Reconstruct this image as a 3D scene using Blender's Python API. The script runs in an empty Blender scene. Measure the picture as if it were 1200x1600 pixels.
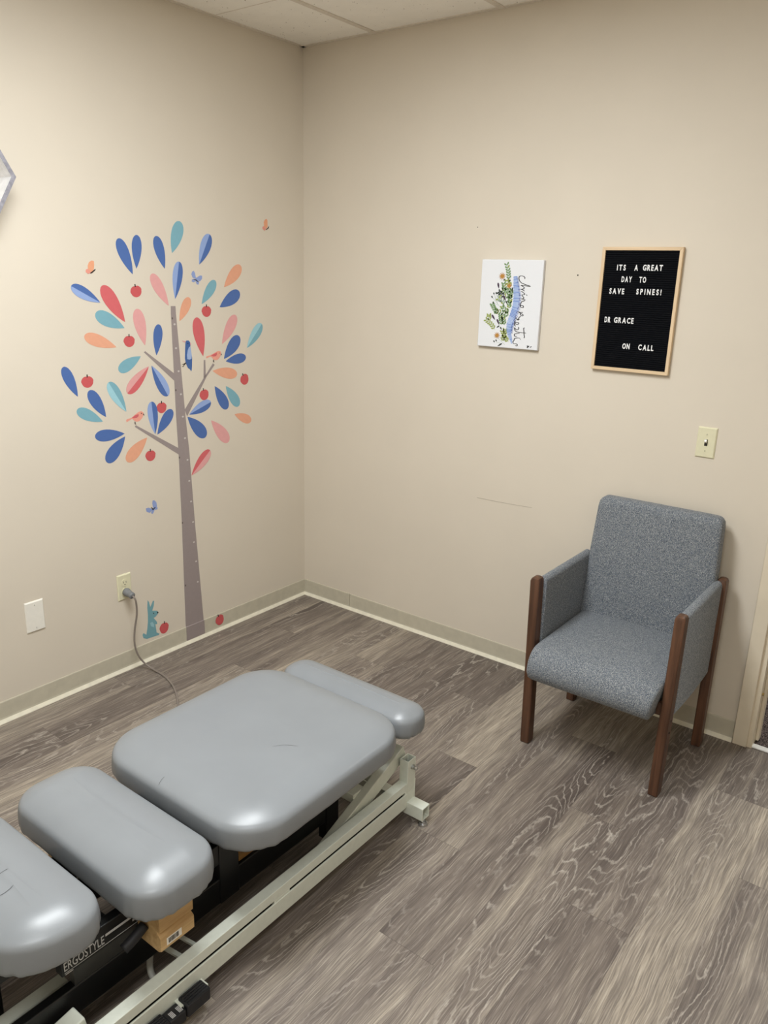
import bpy, bmesh, math, random
from mathutils import Vector, Matrix
random.seed(7)
PI = math.pi
SC = bpy.context.scene
COL = SC.collection

# ------------------------------------------------------------------ camera, world, light, exposure
cam_data = bpy.data.cameras.new('camera')
cam_data.sensor_fit = 'VERTICAL'; cam_data.sensor_height = 36.0
cam_data.lens = 1231.576 * 36.0 / 1600.0
cam_data.clip_start = 0.02
cam = bpy.data.objects.new('camera', cam_data); COL.objects.link(cam)
cam.location = (2.756353, -2.959221, 1.691531)
cam.rotation_euler = (1.2782788, -0.02617731, 0.65263259)
SC.camera = cam
SC.view_settings.view_transform = 'Standard'
SC.view_settings.look = 'None'
SC.view_settings.gamma = 1.0
SC.view_settings.use_curve_mapping = False
SC.view_settings.exposure = 0.0
world = bpy.data.worlds.new('world'); SC.world = world
world.use_nodes = True
world.node_tree.nodes['Background'].inputs[0].default_value = (0.9, 0.95, 1.0, 1)
world.node_tree.nodes['Background'].inputs[1].default_value = 0.05
H = 2.6683                                     # ceiling height
LAMPS = [((1.335, -1.80), 57.0, PI), ((2.555, -3.20), 24.0, PI)]     # ceiling troffers: centre, power, spread
LAMP_COLOR = (0.96, 1.0, 1.02)

def area_lamp(name, loc, sx, sy, power, spread, color=LAMP_COLOR):
    d = bpy.data.lights.new(name, 'AREA'); d.shape = 'RECTANGLE'; d.size = sx; d.size_y = sy
    d.energy = power; d.color = color; d.spread = spread
    o = bpy.data.objects.new(name, d); COL.objects.link(o); o.location = loc
    return o
for (lx, ly), pw, sp in LAMPS:
    area_lamp('troffer_light', (lx, ly, H - 0.012), 0.54, 1.14, pw, sp)

# ------------------------------------------------------------------ material helpers
def lin(r, g, b):
    f = lambda c: (c / 255.0) / 12.92 if c / 255.0 <= 0.04045 else ((c / 255.0 + 0.055) / 1.055) ** 2.4
    return (f(r), f(g), f(b), 1)

class NT:
    def __init__(s, name, rough=0.5, spec=0.5, metal=0.0, color=None):
        s.m = bpy.data.materials.new(name); s.m.use_nodes = True
        s.t = s.m.node_tree; s.p = s.t.nodes['Principled BSDF']
        s.p.inputs['Roughness'].default_value = rough
        s.p.inputs['Specular IOR Level'].default_value = spec
        s.p.inputs['Metallic'].default_value = metal
        if color: s.p.inputs['Base Color'].default_value = color
    def n(s, kind, **kw):
        nd = s.t.nodes.new('ShaderNode' + kind)
        for k, v in kw.items(): setattr(nd, k, v)
        return nd
    def l(s, a, b): s.t.links.new(a, b)
    def put(s, sock, val):
        if hasattr(val, 'is_output'): s.l(val, sock)
        else: sock.default_value = val
    def math(s, op, a, b=0.0, c=None, clamp=False):
        nd = s.n('Math', operation=op); nd.use_clamp = clamp
        s.put(nd.inputs[0], a); s.put(nd.inputs[1], b)
        if c is not None: s.put(nd.inputs[2], c)
        return nd.outputs[0]
    def obj(s):
        return s.n('TexCoord').outputs['Object']
    def sep(s, v):
        nd = s.n('SeparateXYZ'); s.l(v, nd.inputs[0]); return nd.outputs
    def comb(s, x, y, z):
        nd = s.n('CombineXYZ')
        for i, q in enumerate((x, y, z)): s.put(nd.inputs[i], q)
        return nd.outputs[0]
    def noise(s, vec, scale=1.0, detail=2.0, rough=0.5, dist=0.0):
        nd = s.n('TexNoise'); s.l(vec, nd.inputs['Vector'])
        nd.inputs['Scale'].default_value = scale; nd.inputs['Detail'].default_value = detail
        nd.inputs['Roughness'].default_value = rough; nd.inputs['Distortion'].default_value = dist
        return nd.outputs[0]
    def ramp(s, fac, stops):
        nd = s.n('ValToRGB'); s.l(fac, nd.inputs[0]); e = nd.color_ramp.elements
        while len(e) < len(stops): e.new(0.5)
        for i, (p_, c) in enumerate(stops):
            e[i].position = p_; e[i].color = c if len(c) == 4 else (*c, 1)
        return nd.outputs[0]
    def mix(s, fac, a, b, blend='MIX'):
        nd = s.n('Mix', data_type='RGBA', blend_type=blend)
        s.put(nd.inputs[0], fac); s.put(nd.inputs[6], a); s.put(nd.inputs[7], b)
        return nd.outputs[2]
    def bump(s, h, strength=0.3, dist=0.002):
        nd = s.n('Bump'); nd.inputs['Strength'].default_value = strength; nd.inputs['Distance'].default_value = dist
        s.l(h, nd.inputs['Height']); s.l(nd.outputs[0], s.p.inputs['Normal'])
    def base(s, c): s.l(c, s.p.inputs['Base Color'])

def plain(name, rgb, rough=0.5, spec=0.5, metal=0.0, grain=0.06, scale=60.0, bump=0.0):
    t = NT(name, rough, spec, metal)
    n = t.noise(t.obj(), scale, 3.0)
    c = lin(*rgb); lo = tuple(q * (1 - grain) for q in c[:3]); hi = tuple(min(1, q * (1 + grain)) for q in c[:3])
    t.base(t.ramp(n, [(0.3, lo), (0.7, hi)]))
    if bump: t.bump(n, bump, 0.001)
    return t.m

def wall_paint(name, rgb):
    t = NT(name, 0.62, 0.3); o = t.obj()
    n = t.noise(o, 3.0, 3.0); c = lin(*rgb)
    t.base(t.ramp(n, [(0.3, tuple(q * 0.985 for q in c[:3])), (0.7, tuple(q * 1.015 for q in c[:3]))]))
    t.bump(t.noise(o, 220.0, 3.0), 0.08, 0.0008)
    return t.m

def ceiling_tile():
    t = NT('acoustic ceiling tile', 0.9, 0.1); o = t.obj()
    n = t.noise(o, 14.0, 3.0); c = lin(252, 248, 240)
    base = t.ramp(n, [(0.3, tuple(q * 0.96 for q in c[:3])), (0.7, c[:3])])
    v = t.n('TexVoronoi'); v.inputs['Scale'].default_value = 85.0; t.l(o, v.inputs['Vector'])
    big = t.noise(o, 45.0, 1.0)
    hole = t.math('LESS_THAN', v.outputs['Distance'], t.math('MULTIPLY', t.math('SUBTRACT', big, 0.5), 0.95))
    t.base(t.mix(hole, base, lin(120, 108, 96)))
    t.bump(t.noise(o, 120.0, 4.0), 0.25, 0.002)
    return t.m

def vinyl_plank():
    t = NT('grey oak vinyl plank', 0.5, 0.4); o = t.obj(); x, y, z = t.sep(o)
    xr = t.math('DIVIDE', t.math('SUBTRACT', x, 2.101), 0.178)
    row = t.math('FLOOR', xr)
    vy = t.math('ADD', t.math('SUBTRACT', t.math('DIVIDE', y, 1.22), 0.041), t.math('MULTIPLY', row, 0.33))
    pl = t.math('FLOOR', vy)
    wn = t.n('TexWhiteNoise'); wn.noise_dimensions = '3D'; t.l(t.comb(row, pl, 3.7), wn.inputs['Vector'])
    rnd = wn.outputs['Value']; rc = t.sep(wn.outputs['Color'])
    zz = t.math('MULTIPLY', rnd, 60.0)
    # slow wobble bends the grain a little
    wob = t.noise(t.comb(t.math('MULTIPLY', x, 3.0), t.math('MULTIPLY', y, 2.2), zz), 1.0, 2.0)
    xs = t.math('ADD', x, t.math('MULTIPLY', t.math('SUBTRACT', wob, 0.5), 0.05))
    broad = t.noise(t.comb(t.math('MULTIPLY', xs, 15.0), t.math('MULTIPLY', y, 0.9), zz), 1.0, 2.0, 0.55)
    fine = t.noise(t.comb(t.math('MULTIPLY', xs, 320.0), t.math('MULTIPLY', y, 9.0), zz), 1.0, 3.0, 0.62)
    mid = t.noise(t.comb(t.math('MULTIPLY', xs, 60.0), t.math('MULTIPLY', y, 2.5), zz), 1.0, 3.0, 0.6)
    rag = t.noise(t.comb(t.math('MULTIPLY', x, 85.0), t.math('MULTIPLY', y, 30.0), zz), 1.0, 3.0)
    field = t.noise(t.comb(t.math('MULTIPLY', xs, 9.0), t.math('MULTIPLY', y, 1.5), t.math('ADD', zz, 11.0)), 1.0, 1.0, 0.4)
    field = t.math('ADD', field, t.math('MULTIPLY', t.math('SUBTRACT', rag, 0.5), 0.050))
    pp = t.math('PINGPONG', t.math('MULTIPLY', field, 19.0), 0.5)
    line = t.math('SUBTRACT', 1.0, t.math('MULTIPLY', pp, 6.5), clamp=True)
    # tone of the plank and of its broad bands
    tone = t.math('ADD', t.math('MULTIPLY', broad, 1.15), t.math('MULTIPLY', rc[0], 0.34))
    tone = t.math('ADD', t.math('SUBTRACT', tone, 0.26), t.math('MULTIPLY', t.math('SUBTRACT', mid, 0.5), 0.55))
    base = t.ramp(tone, [(0.18, lin(98, 88, 82)), (0.45, lin(126, 115, 106)), (0.66, lin(154, 143, 130)), (0.9, lin(188, 175, 157))])
    fs = t.ramp(fine, [(0.36, (0, 0, 0)), (0.6, (1, 1, 1))])
    c = t.mix(t.math('MULTIPLY', t.math('SUBTRACT', 1.0, fs), 0.58), base, lin(72, 64, 59))
    fl = t.ramp(fine, [(0.58, (0, 0, 0)), (0.72, (1, 1, 1))])
    c = t.mix(t.math('MULTIPLY', fl, 0.42), c, lin(196, 187, 173))
    heart = t.ramp(t.math('ADD', broad, t.math('MULTIPLY', rc[1], 0.12)), [(0.40, (1, 1, 1)), (0.60, (0, 0, 0))])
    c = t.mix(t.math('MULTIPLY', t.math('MULTIPLY', t.math('MULTIPLY', line, heart), t.math('MULTIPLY', mid, 1.5, clamp=True)), 0.62), c, lin(204, 195, 182))
    # joints
    fx = t.math('SUBTRACT', xr, row); ex = t.math('MINIMUM', fx, t.math('SUBTRACT', 1.0, fx))
    fy = t.math('SUBTRACT', vy, pl); ey = t.math('MINIMUM', fy, t.math('SUBTRACT', 1.0, fy))
    jx = t.math('LESS_THAN', ex, 0.004); jy = t.math('LESS_THAN', ey, 0.0007)
    j = t.math('MAXIMUM', jx, jy)
    c = t.mix(t.math('MULTIPLY', j, 0.45), c, lin(62, 54, 48))
    t.base(c)
    t.put(t.p.inputs['Roughness'], t.math('ADD', t.math('MULTIPLY', fine, 0.2), 0.38))
    t.bump(t.math('SUBTRACT', fine, t.math('MULTIPLY', j, 2.0)), 0.18, 0.0006)
    return t.m

def tweed():
    t = NT('blue grey tweed', 0.95, 0.1); o = t.obj()
    a = t.noise(o, 560.0, 1.0, 0.5); x, y, z = t.sep(o)
    b = t.noise(t.comb(t.math('MULTIPLY', x, 230.0), t.math('MULTIPLY', y, 620.0), t.math('MULTIPLY', z, 620.0)), 1.0, 2.0)
    b2 = t.noise(t.comb(t.math('MULTIPLY', x, 620.0), t.math('MULTIPLY', y, 230.0), t.math('MULTIPLY', z, 200.0)), 1.0, 2.0)
    f = t.math('ADD', t.math('MULTIPLY', a, 0.4), t.math('ADD', t.math('MULTIPLY', b, 0.35), t.math('MULTIPLY', b2, 0.35)))
    c = t.ramp(f, [(0.38, lin(40, 45, 54)), (0.5, lin(92, 98, 106)), (0.58, lin(132, 136, 139)), (0.70, lin(184, 184, 180))])
    hue = t.noise(o, 330.0, 1.0)
    c = t.mix(t.ramp(hue, [(0.5, (0, 0, 0)), (0.65, (0.4, 0.4, 0.4))]), c, lin(76, 90, 114))
    t.base(c); t.bump(f, 0.5, 0.0015)
    t.p.inputs['Sheen Weight'].default_value = 0.15
    return t.m

def wood(name, dark, light, axis='z', scale=1.0, rough=0.45):
    t = NT(name, rough, 0.4); o = t.obj(); x, y, z = t.sep(o)
    k = {'x': (3, 60, 60), 'y': (60, 3, 60), 'z': (60, 60, 3)}[axis]
    v = t.comb(t.math('MULTIPLY', x, k[0] * scale), t.math('MULTIPLY', y, k[1] * scale), t.math('MULTIPLY', z, k[2] * scale))
    n = t.noise(v, 1.0, 4.0, 0.6, 0.4)
    t.base(t.ramp(n, [(0.3, lin(*dark)), (0.7, lin(*light))]))
    t.bump(n, 0.1, 0.0005)
    return t.m

def vinyl_leather():
    t = NT('grey vinyl upholstery', 0.34, 0.6); o = t.obj()
    n = t.noise(o, 7.0, 3.0); c = lin(132, 136, 140)
    t.base(t.ramp(n, [(0.3, tuple(q * 0.97 for q in c[:3])), (0.7, tuple(q * 1.03 for q in c[:3]))]))
    t.put(t.p.inputs['Roughness'], t.math('ADD', t.math('MULTIPLY', t.noise(o, 20.0, 3.0), 0.1), 0.30))
    t.bump(t.math('ADD', t.noise(o, 900.0, 2.0), t.math('MULTIPLY', t.noise(o, 26.0, 2.0), 1.5)), 0.07, 0.0012)
    return t.m

def carpet_mat():
    t = NT('speckled hallway carpet', 1.0, 0.0); o = t.obj()
    n = t.noise(o, 260.0, 2.0)
    t.base(t.ramp(n, [(0.38, lin(48, 45, 48)), (0.5, lin(95, 86, 84)), (0.62, lin(142, 128, 122))])); t.bump(n, 0.9, 0.006)
    return t.m

M = {}
M['wall'] = wall_paint('beige wall paint', (216, 206, 190))
M['ceiling'] = ceiling_tile()
M['tbar'] = plain('white ceiling grid metal', (222, 213, 200), 0.5)
M['floor'] = vinyl_plank()
M['cove'] = plain('taupe vinyl cove base', (194, 187, 168), 0.5, 0.4, grain=0.05, scale=25)
M['toe'] = plain('cream cove base toe with painted light', (234, 228, 208), 0.5, 0.4, grain=0.06, scale=40)  # cream; the light its lip catches is also put into this colour
M['casing'] = plain('cream painted door casing', (224, 212, 190), 0.45, 0.4, grain=0.03, scale=12)
M['threshold'] = plain('white threshold strip', (235, 235, 232), 0.4)
M['carpet'] = carpet_mat()
M['tweed'] = tweed()
M['walnut'] = wood('dark stained oak', (58, 38, 27), (106, 73, 53), 'z')
M['pine'] = wood('pale pine frame', (205, 176, 138), (228, 203, 168), 'z', 0.8)
M['pine_x'] = wood('pale pine frame crosswise', (205, 176, 138), (228, 203, 168), 'x', 0.8)
M['block'] = wood('bare lumber', (176, 140, 92), (214, 182, 132), 'y', 0.7, 0.7)
M['amber'] = wood('amber varnished wood', (96, 68, 28), (136, 98, 42), 'y', 0.7, 0.4)
M['felt'] = plain('black letter board felt', (15, 16, 20), 0.95, 0.1)
M['letter'] = plain('white plastic letter', (236, 236, 236), 0.4)
M['vinyl'] = vinyl_leather()
M['cream_metal'] = plain('cream enamelled steel', (217, 221, 209), 0.38, 0.5, grain=0.03)
M['slot'] = plain('painted slot shade', (26, 26, 24), 0.8)  # near-black colour stands in for the shade inside slots and bores
M['black_metal'] = plain('black enamelled steel', (12, 13, 14), 0.42, 0.5)
M['black_rubber'] = plain('black rubber', (30, 30, 33), 0.55, 0.4)
M['smoke'] = plain('dark smoked panel', (52, 52, 50), 0.35, 0.5)
M['steel'] = plain('bright steel', (190, 190, 190), 0.28, 0.5, 1.0)
M['silver_print'] = plain('silver printing', (205, 205, 205), 0.4)
M['ivory'] = plain('ivory plastic', (222, 217, 186), 0.35, 0.5, grain=0.02)
M['white_plastic'] = plain('white plastic', (236, 232, 222), 0.35, 0.5, grain=0.02)
M['dark'] = plain('dark gap', (35, 30, 24), 0.7)
M['plug'] = plain('grey moulded rubber', (122, 124, 126), 0.5)
M['cord'] = plain('grey cord jacket', (134, 124, 116), 0.5)
M['canvas'] = plain('white stretched canvas', (228, 229, 232), 0.8, 0.2, grain=0.015, scale=500, bump=0.1)
M['tube'] = plain('translucent white tubing', (190, 190, 182), 0.4)
M['shelf_out'] = wood('weathered grey wood', (124, 122, 130), (158, 156, 164), 'x', 1.0)
M['shelf_in'] = plain('white painted wood', (238, 238, 240), 0.5)
M['scuff'] = plain('grey scuff mark', (182, 172, 156), 0.8)
M['crack'] = plain('dark split in vinyl', (70, 70, 72), 0.8)
DEC = {'blue': (78, 108, 168), 'lightblue': (146, 168, 214), 'teal': (124, 172, 186), 'lightteal': (158, 203, 214), 'orange': (226, 164, 134),
       'red': (208, 102, 106), 'pink': (222, 162, 160), 'apple': (200, 90, 92), 'trunk': (152, 140, 138), 'bark_white': (200, 192, 188),
       'bark_dark': (98, 88, 86), 'black': (30, 27, 28), 'rabbit': (118, 163, 172), 'rabbit_arm': (150, 190, 198), 'birdblue': (66, 100, 158),
       'wingblue': (156, 176, 214), 'salmon': (232, 160, 142), 'bflyblue': (142, 158, 204), 'bflyorange': (226, 160, 124), 'bflypink': (224, 150, 134), 'olive': (150, 163, 90), 'green': (116, 146, 98),
       'darkgreen': (52, 60, 54), 'greygreen': (150, 168, 150), 'purple': (74, 58, 76), 'gold': (184, 132, 62), 'spineblue': (128, 156, 212), 'spinepale': (164, 186, 228), 'spinedark': (86, 106, 168)}
for k, c in DEC.items():
    M['d_' + k] = plain('printed ' + k.replace('_', ' '), c, 0.5, 0.3, grain=0.02)

# ------------------------------------------------------------------ mesh helpers
def link(name, bm, mats, parent=None, smooth=False, loc=None, bevel=0.0, seg=2):
    me = bpy.data.meshes.new(name)
    bmesh.ops.recalc_face_normals(bm, faces=bm.faces)
    bm.to_mesh(me); bm.free()
    if not isinstance(mats, (list, tuple)): mats = [mats]
    for m in mats: me.materials.append(m)
    if smooth:
        for p in me.polygons: p.use_smooth = True
    o = bpy.data.objects.new(name, me); COL.objects.link(o)
    if loc: o.location = loc
    if parent: o.parent = parent
    if bevel:
        b = o.modifiers.new('bevel', 'BEVEL'); b.width = bevel; b.segments = seg; b.limit_method = 'ANGLE'; b.angle_limit = math.radians(40)
        for p in me.polygons: p.use_smooth = True
        me.set_sharp_from_angle(angle=math.radians(35))
    return o
def tag(o, label, cat=None, group=None, kind=None):
    if label: o['label'] = label
    if cat: o['category'] = cat
    if group: o['group'] = group
    if kind: o['kind'] = kind
    return o
def thing(name, loc, label, cat, group=None):
    o = bpy.data.objects.new(name, None); COL.objects.link(o); o.location = loc; o.empty_display_size = 0.05
    return tag(o, label, cat, group)
def struct(o): o['kind'] = 'structure'; return o
def box(bm, x0, x1, y0, y1, z0, z1, mi=0, mat=None):
    vs = [bm.verts.new((x, y, z)) for z in (z0, z1) for (x, y) in ((x0, y0), (x1, y0), (x1, y1), (x0, y1))]
    if mat is not None:
        for v in vs: v.co = mat @ v.co
    F = [(3, 2, 1, 0), (4, 5, 6, 7), (0, 1, 5, 4), (1, 2, 6, 5), (2, 3, 7, 6), (3, 0, 4, 7)]
    for f in F:
        fc = bm.faces.new([vs[i] for i in f]); fc.material_index = mi
    return vs
def B(*a, **k):
    bm = bmesh.new(); box(bm, *a, **k); return bm
def loft(bm, rings, cap=True, mi=0, closed=True):
    vr = [[bm.verts.new(p) for p in r] for r in rings]
    n = len(rings[0])
    for a, b in zip(vr[:-1], vr[1:]):
        for i in range(n if closed else n - 1):
            f = bm.faces.new((a[i], a[(i + 1) % n], b[(i + 1) % n], b[i])); f.material_index = mi
    if cap:
        f = bm.faces.new(vr[0][::-1]); f.material_index = mi
        f = bm.faces.new(vr[-1]); f.material_index = mi
    return vr
def cyl(bm, a, b, r, n=16, mi=0, r2=None):
    a = Vector(a); b = Vector(b); d = (b - a).normalized()
    u = d.orthogonal().normalized(); w = d.cross(u)
    r2 = r if r2 is None else r2
    return loft(bm, [[p + (u * math.cos(2 * PI * i / n) + w * math.sin(2 * PI * i / n)) * q for i in range(n)] for p, q in ((a, r), (b, r2))], mi=mi)
def bar(bm, a, b, w, h, mi=0, up=(0, 0, 1)):
    a = Vector(a); b = Vector(b); d = (b - a).normalized(); s = d.cross(Vector(up)).normalized(); t = s.cross(d)
    return loft(bm, [[p + s * sx * w / 2 + t * sz * h / 2 for sx, sz in ((-1, -1), (1, -1), (1, 1), (-1, 1))] for p in (a, b)], mi=mi)
def smooth_path(pts, k=8):
    P = [Vector(p) for p in pts]; P = [P[0] * 2 - P[1]] + P + [P[-1] * 2 - P[-2]]
    out = []
    for i in range(1, len(P) - 2):
        for j in range(k):
            t = j / k; p0, p1, p2, p3 = P[i - 1:i + 3]
            out.append(0.5 * ((2 * p1) + (p2 - p0) * t + (2 * p0 - 5 * p1 + 4 * p2 - p3) * t * t + (3 * p1 - p0 - 3 * p2 + p3) * t ** 3))
    out.append(P[-2]); return out
def tube(bm, pts, r, n=10, k=8, mi=0):
    path = smooth_path(pts, k); rings = []; u = None
    for i, p in enumerate(path):
        d = (path[min(i + 1, len(path) - 1)] - path[max(i - 1, 0)]).normalized()
        u = d.orthogonal().normalized() if u is None else (u - d * u.dot(d)).normalized()
        w = d.cross(u)
        rings.append([p + (u * math.cos(2 * PI * j / n) + w * math.sin(2 * PI * j / n)) * r for j in range(n)])
    return loft(bm, rings, mi=mi)
def plate(bm, pts, depth, plane='x', off=0.0003, mi=0):
    """flat sticker: outline (a, b) on the wall, real thickness; plane 'x' = left wall (y, z), 'y' = back wall (x, z)"""
    if plane == 'x': f = lambda p, d: (d, p[0], p[1])
    else: f = lambda p, d: (p[0], -d, p[1])
    loft(bm, [[f(p, off) for p in pts], [f(p, off + depth) for p in pts]], mi=mi)
def text_mesh(body, size, extrude, bold=0.0, align='LEFT'):
    cu = bpy.data.curves.new('text', 'FONT'); cu.body = body; cu.size = size; cu.extrude = extrude; cu.offset = bold; cu.align_x = align
    cu.resolution_u = 3
    o = bpy.data.objects.new('text', cu); COL.objects.link(o)
    bpy.context.view_layer.update()
    me = bpy.data.meshes.new_from_object(o.evaluated_get(bpy.context.evaluated_depsgraph_get()))
    bpy.data.objects.remove(o)
    return me

# ------------------------------------------------------------------ room shell
XR, YF, T = 3.45, -4.2, 0.10
DX0, DX1, DH = 2.315, 3.20, 2.05          # doorway in the back wall
struct(link('floor', B(-T, XR + T, YF - T, 0.02, -0.08, 0), M['floor']))
struct(link('wall_left', B(-T, 0, YF - T, T, 0, H + 0.05), M['wall']))
bm = bmesh.new()
box(bm, 0, DX0 - 0.018, 0, T, 0, H + 0.05); box(bm, DX1, XR, 0, T, 0, H + 0.05); box(bm, DX0 - 0.018, DX1, 0, T, DH + 0.02, H + 0.05)
wall_back = struct(link('wall_back', bm, M['wall']))
struct(link('wall_right', B(XR, XR + T, YF, T, 0, H + 0.05), M['wall']))
struct(link('wall_front', B(0, XR + T, YF - T, YF, 0, H + 0.05), M['wall']))
ceiling = struct(link('ceiling', B(0, XR, YF, 0, H, H + 0.03), M['ceiling']))
bm = bmesh.new()
for k in range(6):
    x = 0.42 + 0.61 * k - 0.0
    if x < XR: box(bm, x - 0.012, x + 0.012, YF, 0, H - 0.004, H + 0.001)
for k in range(4):
    y = -1.185 - 1.22 * k
    if y > YF: box(bm, 0, XR, y - 0.012, y + 0.012, H - 0.0035, H + 0.001)
for k in range(4):                                    # scored line across each tile
    y = -0.53 - 1.22 * k
    if y > YF: box(bm, 0, XR, y - 0.0025, y + 0.0025, H - 0.0006, H + 0.001)
box(bm, 0, 0.02, YF, 0, H - 0.003, H + 0.001); box(bm, 0, XR, -0.02, 0, H - 0.003, H + 0.001)
link('ceiling_grid', bm, M['tbar'], ceiling)
# cove base
def cove(name, along, a0, a1, gaps=()):
    bm = bmesh.new()
    prof = [(0, 0.017), (0.0058, 0.017), (0.0046, 0.024), (0.0042, 0.085), (0.003, 0.088), (0, 0.088)]
    f = (lambda p, s: (p[0], s, p[1])) if along == 'y' else (lambda p, s: (s, -p[0], p[1]))
    loft(bm, [[f(p, a0) for p in prof], [f(p, a1) for p in prof]])
    return struct(link(name, bm, M['cove']))
cove('baseboard_left', 'y', YF, 0)
cove('baseboard_back', 'x', 0, 0.3235)
bb = cove('baseboard_back', 'x', 0.3265, 2.244)
def toe(name, along, a0, a1):
    bm = bmesh.new()
    prof = [(0, 0), (0.0125, 0), (0.0125, 0.003), (0.009, 0.010), (0.006, 0.017), (0, 0.017)]
    f = (lambda p, s: (p[0], s, p[1])) if along == 'y' else (lambda p, s: (s, -p[0], p[1]))
    loft(bm, [[f(p, a0) for p in prof], [f(p, a1) for p in prof]])
    return struct(link(name, bm, M['toe']))
toe('trim_1', 'y', YF, 0); toe('trim_2', 'x', 0, 2.244)
# wall marks
bm = bmesh.new()
plate(bm, [(1.048, .7485), (1.13, .749), (1.22, .7515), (1.318, .7555), (1.32, .758), (1.22, .7535), (1.13, .7515), (1.048, .751)], 0.0002, 'y', 0.0002)
link('scuff_mark', bm, M['scuff'], wall_back)
bm = bmesh.new()
for (x, z, r) in ((1.430, 1.709, .0028), (0.972, 1.888, .002)):
    plate(bm, [(x + r * math.cos(a), z + r * math.sin(a)) for a in [i * PI / 4 for i in range(8)]], 0.0006, 'y', 0.0002)
link('nail_hole', bm, M['dark'], wall_back)
# doorway
door = bpy.data.objects.new('door_1', None); COL.objects.link(door); door.location = (DX0, 0, 0); struct(door)
dl = lambda bm: (bmesh.ops.translate(bm, verts=bm.verts, vec=(-DX0, 0, 0)), bm)[1]
bm = bmesh.new(); box(bm, 2.246, 2.298, -0.014, 0, 0, DH + 0.07); box(bm, 2.298, DX1, -0.014, 0, DH + 0.018, DH + 0.07)
link('casing', dl(bm), M['casing'], door, bevel=0.003)
link('casing', dl(B(DX1, DX1 + 0.052, -0.014, 0, 0, DH + 0.07)), M['casing'], door, bevel=0.003)
bm = bmesh.new(); box(bm, 2.297, 2.315, -0.002, T + 0.005, 0, DH + 0.02); box(bm, 2.315, DX1, -0.002, T + 0.005, DH, DH + 0.02)
box(bm, DX1 - 0.02, DX1 - 0.0005, -0.002, T + 0.005, 0, DH)
link('jamb', dl(bm), M['casing'], door)
link('door_stop', dl(B(2.315, 2.327, 0.045, 0.08, 0.012, DH)), M['casing'], door, bevel=0.002)
bm = bmesh.new(); cyl(bm, (2.313, 0.02, 0.222), (2.321, 0.02, 0.222), 0.0055, 14)
link('bumper', dl(bm), plain('brass', (170, 146, 92), 0.35, 0.5, 0.8), door)
link('threshold', dl(B(2.297, DX1, 0.0, 0.030, 0, 0.007)), M['threshold'], door, bevel=0.003)
struct(link('hallway_carpet', B(1.6, XR + 1.0, 0.02, 2.6, -0.08, 0.002), M['carpet']))
bm = bmesh.new(); box(bm, 1.6, XR + 1.0, 2.5, 2.6, 0, H); box(bm, 1.5, 1.6, T, 2.6, 0, H); box(bm, XR + 1.0, XR + 1.1, T, 2.6, 0, H)
struct(link('wall_hallway', bm, M['wall']))
struct(link('ceiling_hallway', B(1.5, XR + 1.1, T, 2.6, H, H + 0.05), M['ceiling']))
area_lamp('hallway_light', (2.9, 1.2, H - 0.05), 0.5, 1.1, 24, 2.8)

# ceiling troffers (recessed, louvred)
for i, ((lx, ly), pw, sp) in enumerate(LAMPS):
    t = thing('ceiling_light', (lx, ly, H), ['recessed ceiling light panel over the treatment table', 'recessed ceiling light panel near the right wall, behind the viewer'][i], 'ceiling light')
    bm = bmesh.new()
    for s in (-1, 1):
        box(bm, s * 0.29 - 0.015, s * 0.29 + 0.015, -0.605, 0.605, -0.008, 0.0); box(bm, -0.275, 0.275, s * 0.59 - 0.015, s * 0.59 + 0.015, -0.008, 0.0)
    link('frame', bm, M['tbar'], t)
    e = NT('lamp diffuser', 0.6); e.p.inputs['Emission Color'].default_value = (*LAMP_COLOR, 1); e.p.inputs['Emission Strength'].default_value = 1.0
    link('diffuser', B(-0.275, 0.275, -0.575, 0.575, -0.004, -0.001), e.m, t)
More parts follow.
